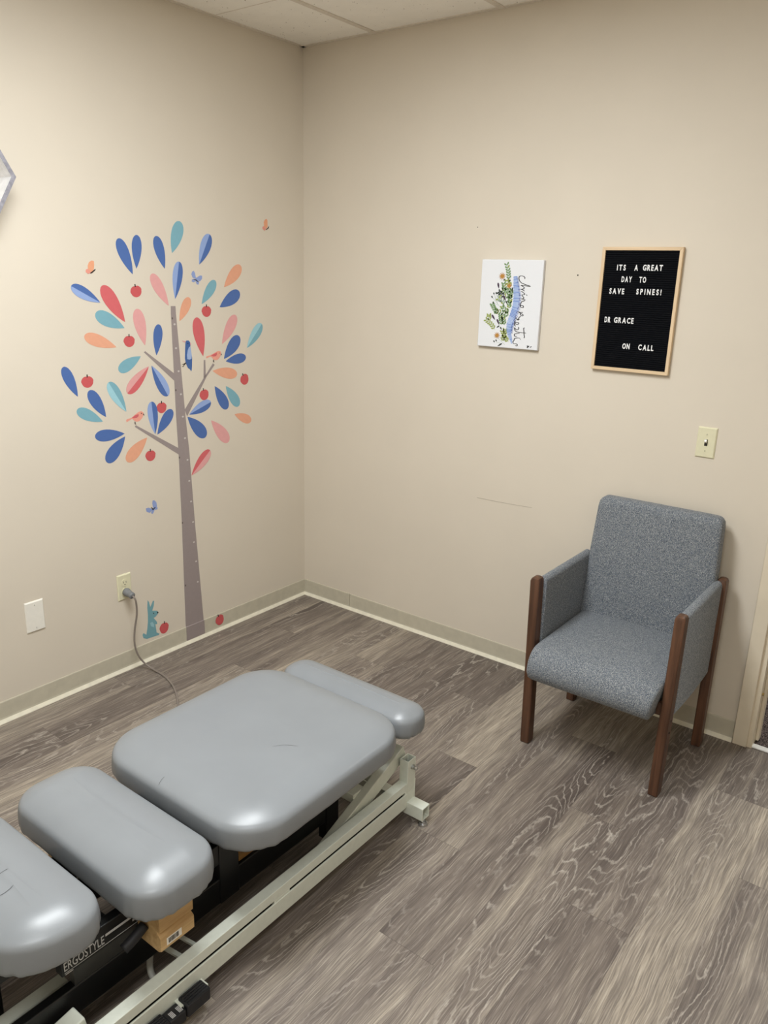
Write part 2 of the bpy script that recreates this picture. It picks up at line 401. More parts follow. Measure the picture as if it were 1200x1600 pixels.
# ------------------------------------------------------------------ measured outlines (metres on the wall)
LEAVES=[
((-0.9831,1.6666),(-1.0402,1.7978),0.0497,'blue',None,0,'plain blue leaf decal, top left of the wall tree, left one of a leaning pair'),
((-0.9641,1.6887),(-0.9531,1.8151),0.0453,'blue',None,0,'plain blue leaf decal, upright, right one of the pair above the uppermost red apple'),
((-0.8277,1.6909),(-0.8638,1.8157),0.0475,'blue',None,0,'plain blue leaf decal just left of the topmost teal leaf'),
((-0.7874,1.7534),(-0.7385,1.8784),0.0567,'teal',None,0,'plain teal leaf decal, the topmost leaf of the wall tree'),
((-0.6479,1.7121),(-0.5851,1.8366),0.0550,'lightblue','blue',1,'two-tone blue leaf decal at the top right, above the blue butterfly'),
((-0.7828,1.5717),(-0.7536,1.7213),0.0496,'lightblue','blue',1,'two-tone blue upright leaf decal standing right above the trunk tip'),
((-1.1375,1.5606),(-1.2546,1.6208),0.0447,'blue','lightblue',-1,'two-tone blue leaf decal below the left orange butterfly'),
((-1.0328,1.4848),(-1.1257,1.6226),0.0587,'red',None,0,'large plain red leaf decal left of the uppermost apple'),
((-0.8173,1.5445),(-0.8951,1.6697),0.0492,'pink',None,0,'plain pink leaf decal pointing at the trunk tip from upper left'),
((-1.0376,1.4622),(-1.1624,1.5202),0.0534,'teal',None,0,'plain teal leaf decal under the large red leaf on the left'),
((-0.9456,1.3898),(-0.9758,1.535),0.0549,'pink',None,0,'plain pink leaf decal hanging right of the second highest left apple'),
((-0.8924,1.3464),(-0.8727,1.4715),0.0445,'blue',None,0,'plain blue upright leaf decal just left of the upper trunk'),
((-1.0801,1.3897),(-1.2171,1.4387),0.0473,'orange',None,0,'plain orange leaf decal on the left side, left of an apple'),
((-0.7658,1.4811),(-0.7078,1.5767),0.0443,'orange',None,0,'small plain orange leaf decal just right of the trunk tip'),
((-0.6428,1.5491),(-0.562,1.6472),0.0462,'teal',None,0,'plain teal leaf decal standing on the upper right apple'),
((-0.5137,1.6201),(-0.4102,1.7121),0.0537,'orange',None,0,'plain orange leaf decal at the upper right edge of the tree'),
((-0.5422,1.5351),(-0.4219,1.5988),0.0567,'blue',None,0,'plain blue leaf decal under the upper right orange leaf'),
((-0.6463,1.3278),(-0.6761,1.4941),0.0596,'red',None,0,'plain red leaf decal hanging right of the blue bird'),
((-0.5354,1.375),(-0.4487,1.4984),0.0547,'pink',None,0,'plain pink leaf decal above the right pink bird'),
((-0.3859,1.3492),(-0.2884,1.4555),0.0530,'teal','lightteal',-1,'two-tone teal leaf decal, the rightmost leaf of the tree'),
((-0.527,1.3085),(-0.4308,1.4042),0.0587,'blue',None,0,'plain blue leaf decal, upper of the pair right of the forked branch bird'),
((-0.5168,1.2975),(-0.3937,1.3081),0.0439,'blue',None,0,'plain blue leaf decal, lower of the pair right of the forked branch bird'),
((-0.5957,1.2601),(-0.4507,1.233),0.0489,'orange',None,0,'plain orange leaf decal lying right of the forked branch tip'),
((-0.5867,1.1915),(-0.5153,1.0815),0.0529,'blue',None,0,'plain blue leaf decal hanging right of the apple by the forked branch'),
((-0.5214,1.1856),(-0.4441,1.0869),0.0512,'teal',None,0,'plain teal leaf decal hanging under the rightmost apple'),
((-0.7369,1.0811),(-0.6122,1.123),0.0474,'blue','lightblue',-1,'two-tone blue leaf decal where the forked branch leaves the trunk'),
((-0.7469,1.0716),(-0.6476,0.9701),0.0584,'blue',None,0,'plain blue leaf decal hanging from the foot of the forked branch'),
((-0.6151,1.0394),(-0.5138,0.9268),0.0567,'pink',None,0,'plain pink leaf decal at the lower right of the tree'),
((-0.4734,1.0504),(-0.3693,1.0065),0.0426,'orange',None,0,'small plain orange leaf decal at the lower right edge'),
((-0.7391,0.806),(-0.6273,0.9035),0.0536,'red','pink',1,'red and pink two-tone leaf decal, lowest leaf, right of the trunk'),
((-0.9694,1.3475),(-1.0775,1.2969),0.0477,'teal',None,0,'plain teal leaf decal below the left upper branch tip'),
((-0.9336,1.3042),(-1.0446,1.2044),0.0517,'red','pink',1,'red and pink two-tone leaf decal under the left upper branch'),
((-0.9201,1.3064),(-0.8451,1.1739),0.0519,'blue','lightblue',-1,'two-tone blue leaf decal hanging between left upper branch and trunk'),
((-1.2654,1.2127),(-1.3157,1.3292),0.0429,'blue',None,0,'plain blue leaf decal, the leftmost leaf of the tree'),
((-1.15,1.1202),(-1.2162,1.2313),0.0485,'blue',None,0,'plain blue leaf decal under the leftmost apple'),
((-1.055,1.1306),(-1.1277,1.2556),0.0504,'teal','lightteal',-1,'two-tone teal leaf decal above the left pink bird'),
((-1.1659,1.1042),(-1.2748,1.162),0.0440,'teal',None,0,'plain teal leaf decal at the lower left edge'),
((-1.0706,1.0425),(-1.2059,1.0498),0.0468,'blue',None,0,'plain blue leaf decal lying level at the lower left'),
((-1.0691,1.0303),(-1.1622,0.9375),0.0561,'blue',None,0,'plain blue leaf decal slanting down at the lower left'),
((-0.9627,1.0105),(-1.0697,0.9258),0.0548,'orange',None,0,'plain orange leaf decal under the left lower branch'),
((-0.9215,1.0194),(-0.9312,1.1585),0.0496,'lightblue','blue',1,'two-tone blue leaf decal standing on the left lower branch'),
((-0.9103,1.0159),(-0.8272,1.113),0.0501,'blue',None,0,'plain blue leaf decal between left lower branch and trunk'),
]
APPLES=[
((-0.9722,1.602),0.0510,0.0453,10,'red apple decal near the top left of the wall tree'),
((-1.0194,1.4096),0.0507,0.0450,0,'red apple decal between orange and pink leaves on the left'),
((-0.6177,1.5184),0.0517,0.0472,0,'red apple decal under the upper right teal leaf'),
((-0.4051,1.2065),0.0502,0.0504,25,'red apple decal, the rightmost one in the tree'),
((-0.6484,1.1588),0.0500,0.0482,10,'red apple decal beside the forked branch'),
((-1.2194,1.2656),0.0506,0.0451,0,'red apple decal, the leftmost one in the tree'),
((-0.8807,1.1273),0.0491,0.0460,0,'red apple decal in the middle, between three blue leaves'),
((-0.9512,0.9308),0.0499,0.0466,0,'red apple decal under the left lower branch'),
((-0.9339,0.1261),0.0486,0.0529,-5,'red apple decal lying in front of the blue rabbit'),
((-0.612,0.0565),0.0502,0.0537,20,'red apple decal stuck on the baseboard right of the trunk'),
]
TRUNK_LEFT=[(-0.8073,1.5431),(-0.8085,1.5129),(-0.8083,1.0947),(-0.8047,0.911),(-0.806,0.5886),(-0.8089,0.4051),(-0.8132,0.0968)]
TRUNK_RIGHT=[(-0.783,1.5428),(-0.7825,1.5124),(-0.7578,1.0769),(-0.7459,0.9207),(-0.7318,0.571),(-0.7218,0.3806),(-0.7069,0.0959)]
TRUNK_BASE=[(-0.8168,0.093),(-0.815,0.02),(-0.7059,0.0132),(-0.7104,0.0936)]
BRANCHES=[[(-0.9537,1.363),(-0.9463,1.3664),(-0.8075,1.266),(-0.8062,1.2328)],[(-1.02,1.0638),(-1.0142,1.0697),(-0.8043,0.9413),(-0.8019,0.9105)],[(-0.7608,1.1048),(-0.651,1.2293),(-0.5927,1.293),(-0.5826,1.2866),(-0.6305,1.2383),(-0.7489,1.0735)],[(-0.6435,1.3112),(-0.6349,1.3107),(-0.6355,1.2421),(-0.6492,1.2291)]]
BARK_WHITE=[(-0.7925,1.469),(-0.791,1.3704),(-0.7834,1.2731),(-0.7768,1.1739),(-0.7722,1.0758),(-0.7663,0.9799),(-0.7579,0.8804),(-0.7537,0.7833),(-0.749,0.6861),(-0.7431,0.5872),(-0.7433,0.4902),(-0.7358,0.394),(-0.7315,0.2906)]
BARK_DARK=[(-0.8025,1.4933),(-0.8029,1.1938),(-0.8017,0.8978),(-0.803,0.597),(-0.8033,0.2939)]
BUTTERFLY_ORANGE={'upper_wing':[(-1.179,1.6815),(-1.1791,1.6948),(-1.1721,1.7083),(-1.1604,1.7136),(-1.1516,1.7116),(-1.1514,1.6993),(-1.1541,1.6839),(-1.1621,1.6703)],'lower_wing':[(-1.1653,1.6703),(-1.1789,1.6834),(-1.188,1.6813),(-1.1902,1.6717),(-1.1805,1.665)],'body':[(-1.1726,1.6682),(-1.167,1.6714),(-1.152,1.6821),(-1.146,1.6829),(-1.1511,1.6771),(-1.1622,1.6692),(-1.1692,1.6667)]}
BUTTERFLY_CORNER={'upper_wing':[(-0.2625,1.8868),(-0.2643,1.9061),(-0.2578,1.9162),(-0.2462,1.9212),(-0.2412,1.9153),(-0.2407,1.8881),(-0.2478,1.8779)],'lower_wing':[(-0.2502,1.8758),(-0.2642,1.8886),(-0.2728,1.8861),(-0.273,1.8764),(-0.2606,1.8693)],'body':[(-0.257,1.8785),(-0.2502,1.8758),(-0.2385,1.8843),(-0.2325,1.8917),(-0.2339,1.8826),(-0.2479,1.8736)]}
BUTTERFLY_BLUE={'upper_wing':[(-0.6692,1.652),(-0.686,1.6574),(-0.6924,1.672),(-0.687,1.683),(-0.6786,1.6858),(-0.6723,1.676),(-0.6689,1.6576),(-0.659,1.6614),(-0.6454,1.6679),(-0.6346,1.6666),(-0.6352,1.6543),(-0.6477,1.643),(-0.6647,1.6465)],'lower_wing':[(-0.6717,1.6513),(-0.6896,1.6525),(-0.6926,1.6426),(-0.6821,1.639),(-0.6711,1.6446),(-0.6655,1.6306),(-0.6557,1.6307),(-0.6528,1.6392),(-0.6598,1.6466)],'body':[(-0.6828,1.6526),(-0.6693,1.6513),(-0.6551,1.6418),(-0.6577,1.6396),(-0.6709,1.6476),(-0.6825,1.6504)]}
BUTTERFLY_LOW={'upper_wing':[(-0.954,0.6993),(-0.9573,0.7211),(-0.9546,0.7337),(-0.9456,0.7329),(-0.9359,0.7218),(-0.9335,0.7028),(-0.95,0.6958),(-0.9639,0.6883),(-0.9734,0.6825),(-0.9891,0.6912),(-0.9916,0.7065),(-0.9777,0.7066),(-0.9602,0.698)],'lower_wing':[(-0.9543,0.6951),(-0.9384,0.7038),(-0.9315,0.697),(-0.9332,0.6894),(-0.9485,0.6901),(-0.9555,0.6774),(-0.9618,0.6746),(-0.9669,0.681),(-0.9608,0.6892)],'body':[(-0.9656,0.7071),(-0.9604,0.7039),(-0.9548,0.6968),(-0.9433,0.7033),(-0.9417,0.7003),(-0.9514,0.6934),(-0.9565,0.6903),(-0.9603,0.6964)]}
BIRD_BLUE={'body':[(-0.7378,1.3961),(-0.7337,1.3994),(-0.7222,1.3988),(-0.716,1.3931),(-0.7121,1.3848),(-0.7145,1.3737),(-0.712,1.3573),(-0.7087,1.3367),(-0.7074,1.3223),(-0.71,1.2895),(-0.7123,1.2732),(-0.7153,1.2668),(-0.7225,1.277),(-0.7314,1.2818),(-0.7385,1.2946),(-0.7434,1.3083),(-0.7465,1.3248),(-0.7446,1.345),(-0.7424,1.3691),(-0.7403,1.3872)],'wing':[(-0.7158,1.3738),(-0.7116,1.3553),(-0.7088,1.3347),(-0.7109,1.3204),(-0.7228,1.3181),(-0.7344,1.3209),(-0.7347,1.3383),(-0.7296,1.3583),(-0.7225,1.3701)],'beak':[(-0.7155,1.389),(-0.7092,1.384),(-0.7149,1.3798)],'crest':[(-0.7383,1.3962),(-0.7554,1.4),(-0.7576,1.3985),(-0.7419,1.3913)],'leg':[(-0.7434,1.3078),(-0.7404,1.3056),(-0.7512,1.2976),(-0.7581,1.2905),(-0.7645,1.2906),(-0.7644,1.2922),(-0.7592,1.2926),(-0.7524,1.2997),(-0.7639,1.2999),(-0.767,1.3007),(-0.7574,1.3011)],'eye':[(-0.7304,1.3891),(-0.7273,1.3898),(-0.7248,1.388),(-0.726,1.3857),(-0.7296,1.3858)]}
BIRD_PINK={'body':[(-0.6295,1.3225),(-0.628,1.3266),(-0.6088,1.329),(-0.6004,1.3312),(-0.5836,1.3375),(-0.5667,1.3439),(-0.5554,1.346),(-0.5457,1.3427),(-0.5424,1.3362),(-0.545,1.3268),(-0.5525,1.3166),(-0.5627,1.3077),(-0.5767,1.3061),(-0.5877,1.3093),(-0.5982,1.3205),(-0.6063,1.3238),(-0.6271,1.3176)],'wing':[(-0.6005,1.3291),(-0.5837,1.3344),(-0.5668,1.3397),(-0.5678,1.3303),(-0.5731,1.3243),(-0.5871,1.3226),(-0.5979,1.3258)],'beak':[(-0.5446,1.3363),(-0.538,1.3259),(-0.5455,1.3279)],'leg':[(-0.5891,1.3094),(-0.5855,1.3086),(-0.5864,1.3023),(-0.5838,1.2979),(-0.5861,1.2968),(-0.5914,1.3001),(-0.5929,1.3034)],'eye':[(-0.5564,1.337),(-0.5541,1.3383),(-0.5513,1.3367),(-0.5537,1.3345)]}
BIRD_PERCHED={'body':[(-1.0597,1.0955),(-1.0556,1.0993),(-1.0324,1.103),(-1.0182,1.1118),(-0.9979,1.1227),(-0.984,1.125),(-0.9739,1.1182),(-0.9735,1.1081),(-0.9824,1.0941),(-0.9969,1.0842),(-1.0106,1.0836),(-1.0217,1.0907),(-1.0308,1.0985),(-1.0565,1.0875)],'wing':[(-1.0312,1.1028),(-1.0143,1.1114),(-0.9985,1.1144),(-0.9984,1.1061),(-1.0074,1.0999),(-1.023,1.0998)],'beak':[(-0.9749,1.115),(-0.9678,1.1051),(-0.9763,1.1074)],'leg':[(-1.0202,1.0855),(-1.0145,1.0841),(-1.0161,1.0783),(-1.0125,1.0745),(-1.0153,1.0729),(-1.0202,1.0755)],'eye':[(-0.9874,1.1168),(-0.9841,1.1184),(-0.9816,1.1154),(-0.9845,1.1131)]}
RABBIT={'body':[(-1.0128,0.2885),(-1.0061,0.2779),(-1.0012,0.2509),(-0.9843,0.2775),(-0.9789,0.2735),(-0.9822,0.2531),(-0.992,0.2308),(-0.9673,0.2225),(-0.9597,0.2125),(-0.9653,0.2047),(-0.9787,0.195),(-0.9875,0.1951),(-0.9709,0.1693),(-0.9698,0.1574),(-0.9798,0.1609),(-0.9776,0.1371),(-0.9763,0.1192),(-0.961,0.1079),(-0.9659,0.1026),(-0.9913,0.1044),(-1.029,0.1068),(-1.047,0.1174),(-1.0507,0.1336),(-1.0452,0.1408),(-1.0307,0.1275),(-1.0238,0.1536),(-1.0183,0.1859),(-1.0159,0.2191),(-1.0166,0.2532)],'arm':[(-1.0084,0.1767),(-0.9957,0.178),(-0.9872,0.1635),(-0.9882,0.1495),(-1.0033,0.1589)],'nose':[(-0.9671,0.2162),(-0.9632,0.2171),(-0.9597,0.2125),(-0.9625,0.2083),(-0.9674,0.2117)],'eye':[(-0.9897,0.2187),(-0.9864,0.2199),(-0.9835,0.216),(-0.9862,0.2135)]}
SCRIPT_STROKES=[[(1.2136,1.6898),(1.2146,1.6948),(1.2094,1.699),(1.1993,1.7015),(1.1914,1.6996),(1.1882,1.6937),(1.1917,1.6827),(1.2016,1.6743),(1.2163,1.6693),(1.2294,1.6658),(1.2418,1.6622),(1.2282,1.6628),(1.211,1.6643),(1.2001,1.665),(1.2099,1.6603),(1.2152,1.6551),(1.2093,1.6512),(1.2014,1.6497),(1.211,1.6476),(1.2171,1.6428)],[(1.2028,1.6428),(1.2119,1.6377),(1.2195,1.6316),(1.2141,1.6289),(1.2061,1.6286)],[(1.226,1.6298),(1.2308,1.627)],[(1.2061,1.6286),(1.2134,1.6205),(1.2165,1.6169),(1.2111,1.6134),(1.2045,1.6132),(1.2156,1.6116),(1.222,1.6099),(1.2203,1.6063),(1.2139,1.6041),(1.2078,1.6014),(1.2049,1.5953)],[(1.2049,1.5953),(1.2022,1.5864),(1.2067,1.5804),(1.214,1.5792),(1.2175,1.5821),(1.2154,1.5863),(1.2076,1.5874),(1.2029,1.5852)],[(1.1938,1.5628),(1.2058,1.5573),(1.2184,1.5514),(1.2176,1.5474),(1.211,1.5475),(1.2068,1.5524),(1.2082,1.5567)],[(1.2176,1.5609),(1.2056,1.5603),(1.1967,1.5619)],[(1.2083,1.5454),(1.2021,1.5401),(1.1991,1.5336),(1.191,1.5332),(1.1857,1.5379),(1.1966,1.5297),(1.2043,1.5339)],[(1.1866,1.5266),(1.1827,1.5213),(1.1855,1.5152),(1.1951,1.5129),(1.2018,1.5153),(1.2003,1.5198),(1.1909,1.5205),(1.1844,1.5176),(1.1837,1.5087),(1.1899,1.5053)],[(1.2018,1.5021),(1.204,1.4972),(1.1997,1.4919),(1.1909,1.4926),(1.1846,1.4986),(1.1869,1.4885),(1.1976,1.4828),(1.2152,1.4811),(1.2384,1.4806)],[(1.2309,1.5008),(1.2259,1.4985),(1.2279,1.4885),(1.2303,1.4735),(1.2327,1.463),(1.2285,1.4612)],[(1.2096,1.4785),(1.1981,1.4765),(1.1867,1.4732),(1.1873,1.4656),(1.1992,1.4633)],[(1.2142,1.4584),(1.2025,1.4589),(1.1881,1.4554),(1.1864,1.4476)],[(1.2131,1.4545),(1.217,1.4538)],[(1.1864,1.4476),(1.1819,1.4421),(1.1853,1.436),(1.1972,1.435),(1.2031,1.4308),(1.1999,1.427),(1.1934,1.428)],[(1.2458,1.4288),(1.2514,1.4304),(1.2478,1.4225),(1.2571,1.4309)],[(1.2605,1.4247),(1.2673,1.4298)]]
SPINE=[((1.1722,1.6994),0.0098),((1.1757,1.6811),0.0121),((1.1791,1.6614),0.0149),((1.1833,1.6392),0.0167),((1.1863,1.617),0.0178),((1.1859,1.5945),0.0179),((1.1826,1.5743),0.0173),((1.177,1.5539),0.0174),((1.17,1.5333),0.0175),((1.1634,1.5126),0.0170),((1.1615,1.4921),0.0153),((1.1645,1.4744),0.0123),((1.1701,1.4593),0.0100),((1.1747,1.4468),0.0065),((1.1778,1.4303),0.0021)]
SPRIGS=[([(1.146,1.6828),(1.1409,1.7025),(1.137,1.7221),(1.1294,1.7442)],'green'),([(1.1595,1.6608),(1.141,1.6727),(1.1342,1.685)],'olive'),([(1.1233,1.6373),(1.1248,1.6548),(1.1205,1.6722)],'green'),([(1.1537,1.5881),(1.155,1.6083),(1.1561,1.6308),(1.1609,1.6435)],'green'),([(1.1396,1.6177),(1.1152,1.6269),(1.0996,1.6365)],'dark'),([(1.1605,1.6484),(1.1376,1.6427),(1.1138,1.6445)],'green'),([(1.1273,1.587),(1.1202,1.6019),(1.0986,1.6112)],'grey'),([(1.1562,1.558),(1.1316,1.5695),(1.1186,1.5841)],'green'),([(1.1063,1.5505),(1.087,1.5675),(1.0734,1.5873)],'green'),([(1.1572,1.5454),(1.1238,1.5564),(1.0905,1.5599)],'green'),([(1.1248,1.5053),(1.1202,1.5256),(1.1154,1.5484)],'green'),([(1.0932,1.4854),(1.0733,1.5076),(1.0476,1.5243)],'olive'),([(1.0691,1.5229),(1.0638,1.5329),(1.0613,1.5457)],'olive'),([(1.1367,1.506),(1.1323,1.5237),(1.1279,1.5413)],'green'),([(1.1613,1.4407),(1.1435,1.4576),(1.1296,1.4825)],'olive'),([(1.1268,1.4409),(1.1399,1.4651),(1.1411,1.4883)],'olive'),([(1.155,1.5731),(1.1523,1.5881),(1.1529,1.5982)],'green'),([(1.1634,1.6136),(1.1511,1.6207),(1.1392,1.6227)],'green')]
FLOWERS=[((1.1126,1.6981),0.0152),((1.1472,1.6617),0.0122),((1.1055,1.4629),0.0138)]
BUDS=[((1.1001,1.6491),(1.0944,1.6727),'purple'),((1.1108,1.6268),(1.0981,1.6364),'dark'),((1.1349,1.6025),(1.1245,1.6222),'purple'),((1.0918,1.5241),(1.075,1.5451),'purple'),((1.1128,1.5059),(1.1005,1.5284),'purple'),((1.1262,1.4874),(1.1179,1.4972),'dark'),((1.1016,1.4937),(1.113,1.5021),'dark'),((1.1104,1.4189),(1.132,1.4322),'dark'),((1.0971,1.4336),(1.0911,1.4411),'dark'),((1.1059,1.4382),(1.1008,1.4456),'dark'),((1.1616,1.6348),(1.1628,1.656),'dark'),((1.1433,1.5902),(1.1364,1.6025),'dark'),((1.1199,1.6796),(1.1252,1.6872),'dark'),((1.1156,1.6219),(1.1176,1.6346),'dark'),((1.0796,1.6244),(1.0777,1.6332),'dark'),((1.0891,1.626),(1.0892,1.6356),'dark'),((1.0746,1.6115),(1.0674,1.6189),'dark'),((1.0838,1.589),(1.0758,1.5951),'dark'),((1.1406,1.6777),(1.1517,1.6842),'dark')]
TWIGS=[[(1.1166,1.5713),(1.0972,1.5908),(1.0713,1.6152)],[(1.1004,1.5884),(1.09,1.6058),(1.09,1.626)],[(1.0904,1.6007),(1.0801,1.6257)],[(1.1007,1.5834),(1.0821,1.5915)],[(1.146,1.4267),(1.1173,1.4481),(1.1074,1.4578)],[(1.1307,1.4308),(1.1031,1.4354)],[(1.1232,1.4872),(1.1112,1.5071)]]
# ------------------------------------------------------------------ wall decals (measured on the left wall: y, z in metres)
def decal(name, pts, mat, label=None, cat=None, group=None, parent=None, off=0.0003, th=0.0003):
    c = (sum(p[0] for p in pts) / len(pts), sum(p[1] for p in pts) / len(pts))
    bm = bmesh.new()
    if parent is None:
        plate(bm, [(p[0] - c[0], p[1] - c[1]) for p in pts], th, 'x', 0.0)
        o = link(name, bm, mat, None, loc=(off, c[0], c[1]))
        tag(o, label, cat, group); return o
    L_ = parent.location
    plate(bm, [(p[0] - L_.y, p[1] - L_.z) for p in pts], th, 'x', off - L_.x)
    return link(name, bm, mat, parent)
def leaf_outline(a, b, w, side=0, n=14):
    a = Vector((*a, 0)); b = Vector((*b, 0)); d = b - a; u = d.normalized(); nrm = Vector((-u.y, u.x, 0)); pts = []
    hs = lambda s: (s ** 0.95) * ((1 - s) ** 0.5) / 0.3852 * 0.5
    ss = [0.5 - 0.5 * math.cos(PI * i / n) for i in range(n + 1)]
    L1 = [a + d * s + nrm * w * hs(s) for s in ss]; L2 = [a + d * s - nrm * w * hs(s) for s in ss]
    mid = [a + d * s for s in ss]
    if side == 0: q = L1 + L2[-2:0:-1]
    elif side > 0: q = L1 + mid[-2:0:-3]
    else: q = L2 + mid[-2:0:-3]
    return [(p.x, p.y) for p in q]
for a, b, w, c, h, s, lab in LEAVES:
    o = decal('leaf_decal', leaf_outline(a, b, w), M['d_' + c], lab, 'wall sticker', 'leaf decals of the wall tree')
    if h:
        e = decal('leaf_half', leaf_outline(a, b, w, -s), M['d_' + h], parent=o, off=0.0007)
        e['label'] = ('light blue half' if h == 'lightblue' else 'dark blue half' if h == 'blue' else 'light teal half' if h == 'lightteal' else h + ' half')
for c, w, h, tl, lab in APPLES:
    n = 28; pts = []; off = 0.0062 if 'baseboard' in lab else 0.0003
    ca, sa = math.cos(math.radians(tl)), math.sin(math.radians(tl))
    for i in range(n):
        t = 2 * PI * i / n; r = 1 - 0.10 * math.exp(-((math.atan2(math.sin(t - PI / 2), math.cos(t - PI / 2))) / 0.28) ** 2)
        x, z = w / 2 * math.cos(t) * r * (1.06 if math.sin(t) > 0 else 0.98), h / 2 * math.sin(t) * r
        pts.append((c[0] + x * ca - z * sa, c[1] + x * sa + z * ca))
    o = decal('apple_decal', pts, M['d_apple'], lab, 'wall sticker', 'apple decals of the wall tree', off=off)
    st = [(-0.002, h * 0.38), (0.002, h * 0.38), (0.003, h * 0.62), (-0.002, h * 0.62)]
    decal('stem', [(c[0] + x * ca - z * sa, c[1] + x * sa + z * ca) for x, z in st], M['d_black'], parent=o, off=off + 0.0004)
# trunk with branches
tr = thing('tree_decal', (0.0003, -0.72, 0.017), 'grey tree trunk decal with branches on the left wall, reaching the floor', 'wall sticker')
bm = bmesh.new(); ly = lambda p: (p[0] + 0.72, p[1] - 0.017)
n = len(TRUNK_LEFT)
for i in range(n - 1):
    plate(bm, [ly(TRUNK_LEFT[i]), ly(TRUNK_RIGHT[i]), ly(TRUNK_RIGHT[i + 1]), ly(TRUNK_LEFT[i + 1])], 0.0003, 'x', 0.0)
yl, yr = TRUNK_LEFT[-1][0], TRUNK_RIGHT[-1][0]
lz = min(TRUNK_LEFT[-1][1], TRUNK_RIGHT[-1][1])
plate(bm, [ly(TRUNK_LEFT[-1]), ly(TRUNK_RIGHT[-1]), ly((yr, 0.0885)), ly((yl, 0.0885))], 0.0003, 'x', 0.0)
lo = [ly((yl, 0.0885)), ly((yr, 0.0885)), ly((TRUNK_BASE[2][0], 0.019)), ly((TRUNK_BASE[1][0], 0.019))]
loft(bm, [[(0.0002, lo[0][0], lo[0][1]), (0.0002, lo[1][0], lo[1][1]), (0.006, lo[1][0], lo[1][1] - 0.001), (0.006, lo[0][0], lo[0][1] - 0.001)],
          [(0.0002, lo[3][0], lo[3][1]), (0.0002, lo[2][0], lo[2][1]), (0.006, lo[2][0], lo[2][1]), (0.006, lo[3][0], lo[3][1])]])
def spot(bm, p, ry, rz, mi):
    plate(bm, [(p[0] + 0.72 + ry * math.cos(q * PI / 4), p[1] - 0.017 + rz * math.sin(q * PI / 4)) for q in range(8)], 0.0002, 'x', 0.0004, mi)
for p in BARK_WHITE: spot(bm, p, 0.0055, 0.0042, 1)
for p in BARK_DARK: spot(bm, p, 0.0035, 0.005, 2)
link('trunk', bm, [M['d_trunk'], M['d_bark_white'], M['d_bark_dark']], tr)
for q in BRANCHES:
    bm = bmesh.new(); plate(bm, [ly(p) for p in q], 0.0003, 'x', 0.00005); link('branch', bm, M['d_trunk'], tr)
def creature(name, D, base, cols, lab, cat, order):
    o = decal(name, D[base], M['d_' + cols[base]], lab, cat)
    for i, k in enumerate(order):
        e = decal(k, D[k], M['d_' + cols[k]], parent=o, off=0.0007 + 0.0003 * i)
    return o
for D, lab, up, lo_ in ((BUTTERFLY_ORANGE, 'orange butterfly decal at the upper left of the wall tree', 'bflyorange', 'bflypink'),
                   (BUTTERFLY_CORNER, 'orange butterfly decal alone near the corner of the room', 'bflyorange', 'bflypink'),
                   (BUTTERFLY_BLUE, 'blue butterfly decal among the upper right leaves', 'bflyblue', 'bflyblue'),
                   (BUTTERFLY_LOW, 'blue butterfly decal low on the wall, left of the trunk', 'bflyblue', 'bflyblue')):
    o = creature('butterfly_decal', D, 'upper_wing', {'upper_wing': up, 'lower_wing': lo_, 'body': 'black'}, lab, 'wall sticker', ['lower_wing', 'body'])
    o['group'] = 'butterfly decals'
cb = {'body': 'birdblue', 'wing': 'wingblue', 'beak': 'pink', 'crest': 'pink', 'leg': 'black', 'eye': 'black'}
creature('bird_decal', BIRD_BLUE, 'body', cb, 'blue bird decal with pale wing, upright beside the trunk', 'wall sticker', ['wing', 'beak', 'crest', 'leg', 'eye'])
cp_ = {'body': 'salmon', 'wing': 'red', 'beak': 'bark_dark', 'leg': 'bark_dark', 'eye': 'black'}
creature('bird_decal', BIRD_PINK, 'body', cp_, 'pink bird decal perched on the forked right branch', 'wall sticker', ['wing', 'beak', 'leg', 'eye'])
creature('bird_decal', BIRD_PERCHED, 'body', cp_, 'pink bird decal perched on the left lower branch tip', 'wall sticker', ['wing', 'beak', 'leg', 'eye'])
creature('rabbit_decal', RABBIT, 'body', {'body': 'rabbit', 'arm': 'rabbit_arm', 'nose': 'black', 'eye': 'black'}, 'blue grey rabbit decal standing on top of the baseboard', 'wall sticker', ['arm', 'nose', 'eye'])

# ------------------------------------------------------------------ wall plates
def bevel_plate(bm, w, h, d, mi=0, ins=0.004):
    """cover plate facing +Z of its own frame: x = width, y = height"""
    r = lambda a, b, z: [(-a, -b, z), (a, -b, z), (a, b, z), (-a, b, z)]
    loft(bm, [r(w / 2, h / 2, 0), r(w / 2, h / 2, d * 0.35), r(w / 2 - ins, h / 2 - ins, d)], mi=mi)
LEFT = Matrix(((0, 0, 1), (1, 0, 0), (0, 1, 0))).to_4x4()      # plate frame -> left wall (normal +x, width along +y)
BACK = Matrix(((1, 0, 0), (0, 0, -1), (0, 1, 0))).to_4x4()     # plate frame -> back wall (normal -y, width along +x)
def on(bm, R): bmesh.ops.transform(bm, matrix=R, verts=bm.verts); return bm
def screw(R, x, y, z, parent, mat):
    bm = bmesh.new(); cyl(bm, (x, y, z), (x, y, z + 0.001), 0.0032, 12); box(bm, x - 0.0006, x + 0.0006, y - 0.0028, y + 0.0028, z + 0.001, z + 0.0013, 1)
    return link('screw', on(bm, R), [mat, M['dark']], parent)
# blank plate
t = thing('blank_wall_plate', (0, -1.5285, 0.3895), 'white blank cover plate with two screws, low on the left wall', 'wall plate')
bm = bmesh.new(); bevel_plate(bm, 0.076, 0.125, 0.006); link('plate', on(bm, LEFT), M['white_plastic'], t)
for s in (-1, 1): screw(LEFT, 0, s * 0.047, 0.006, t, M['white_plastic'])
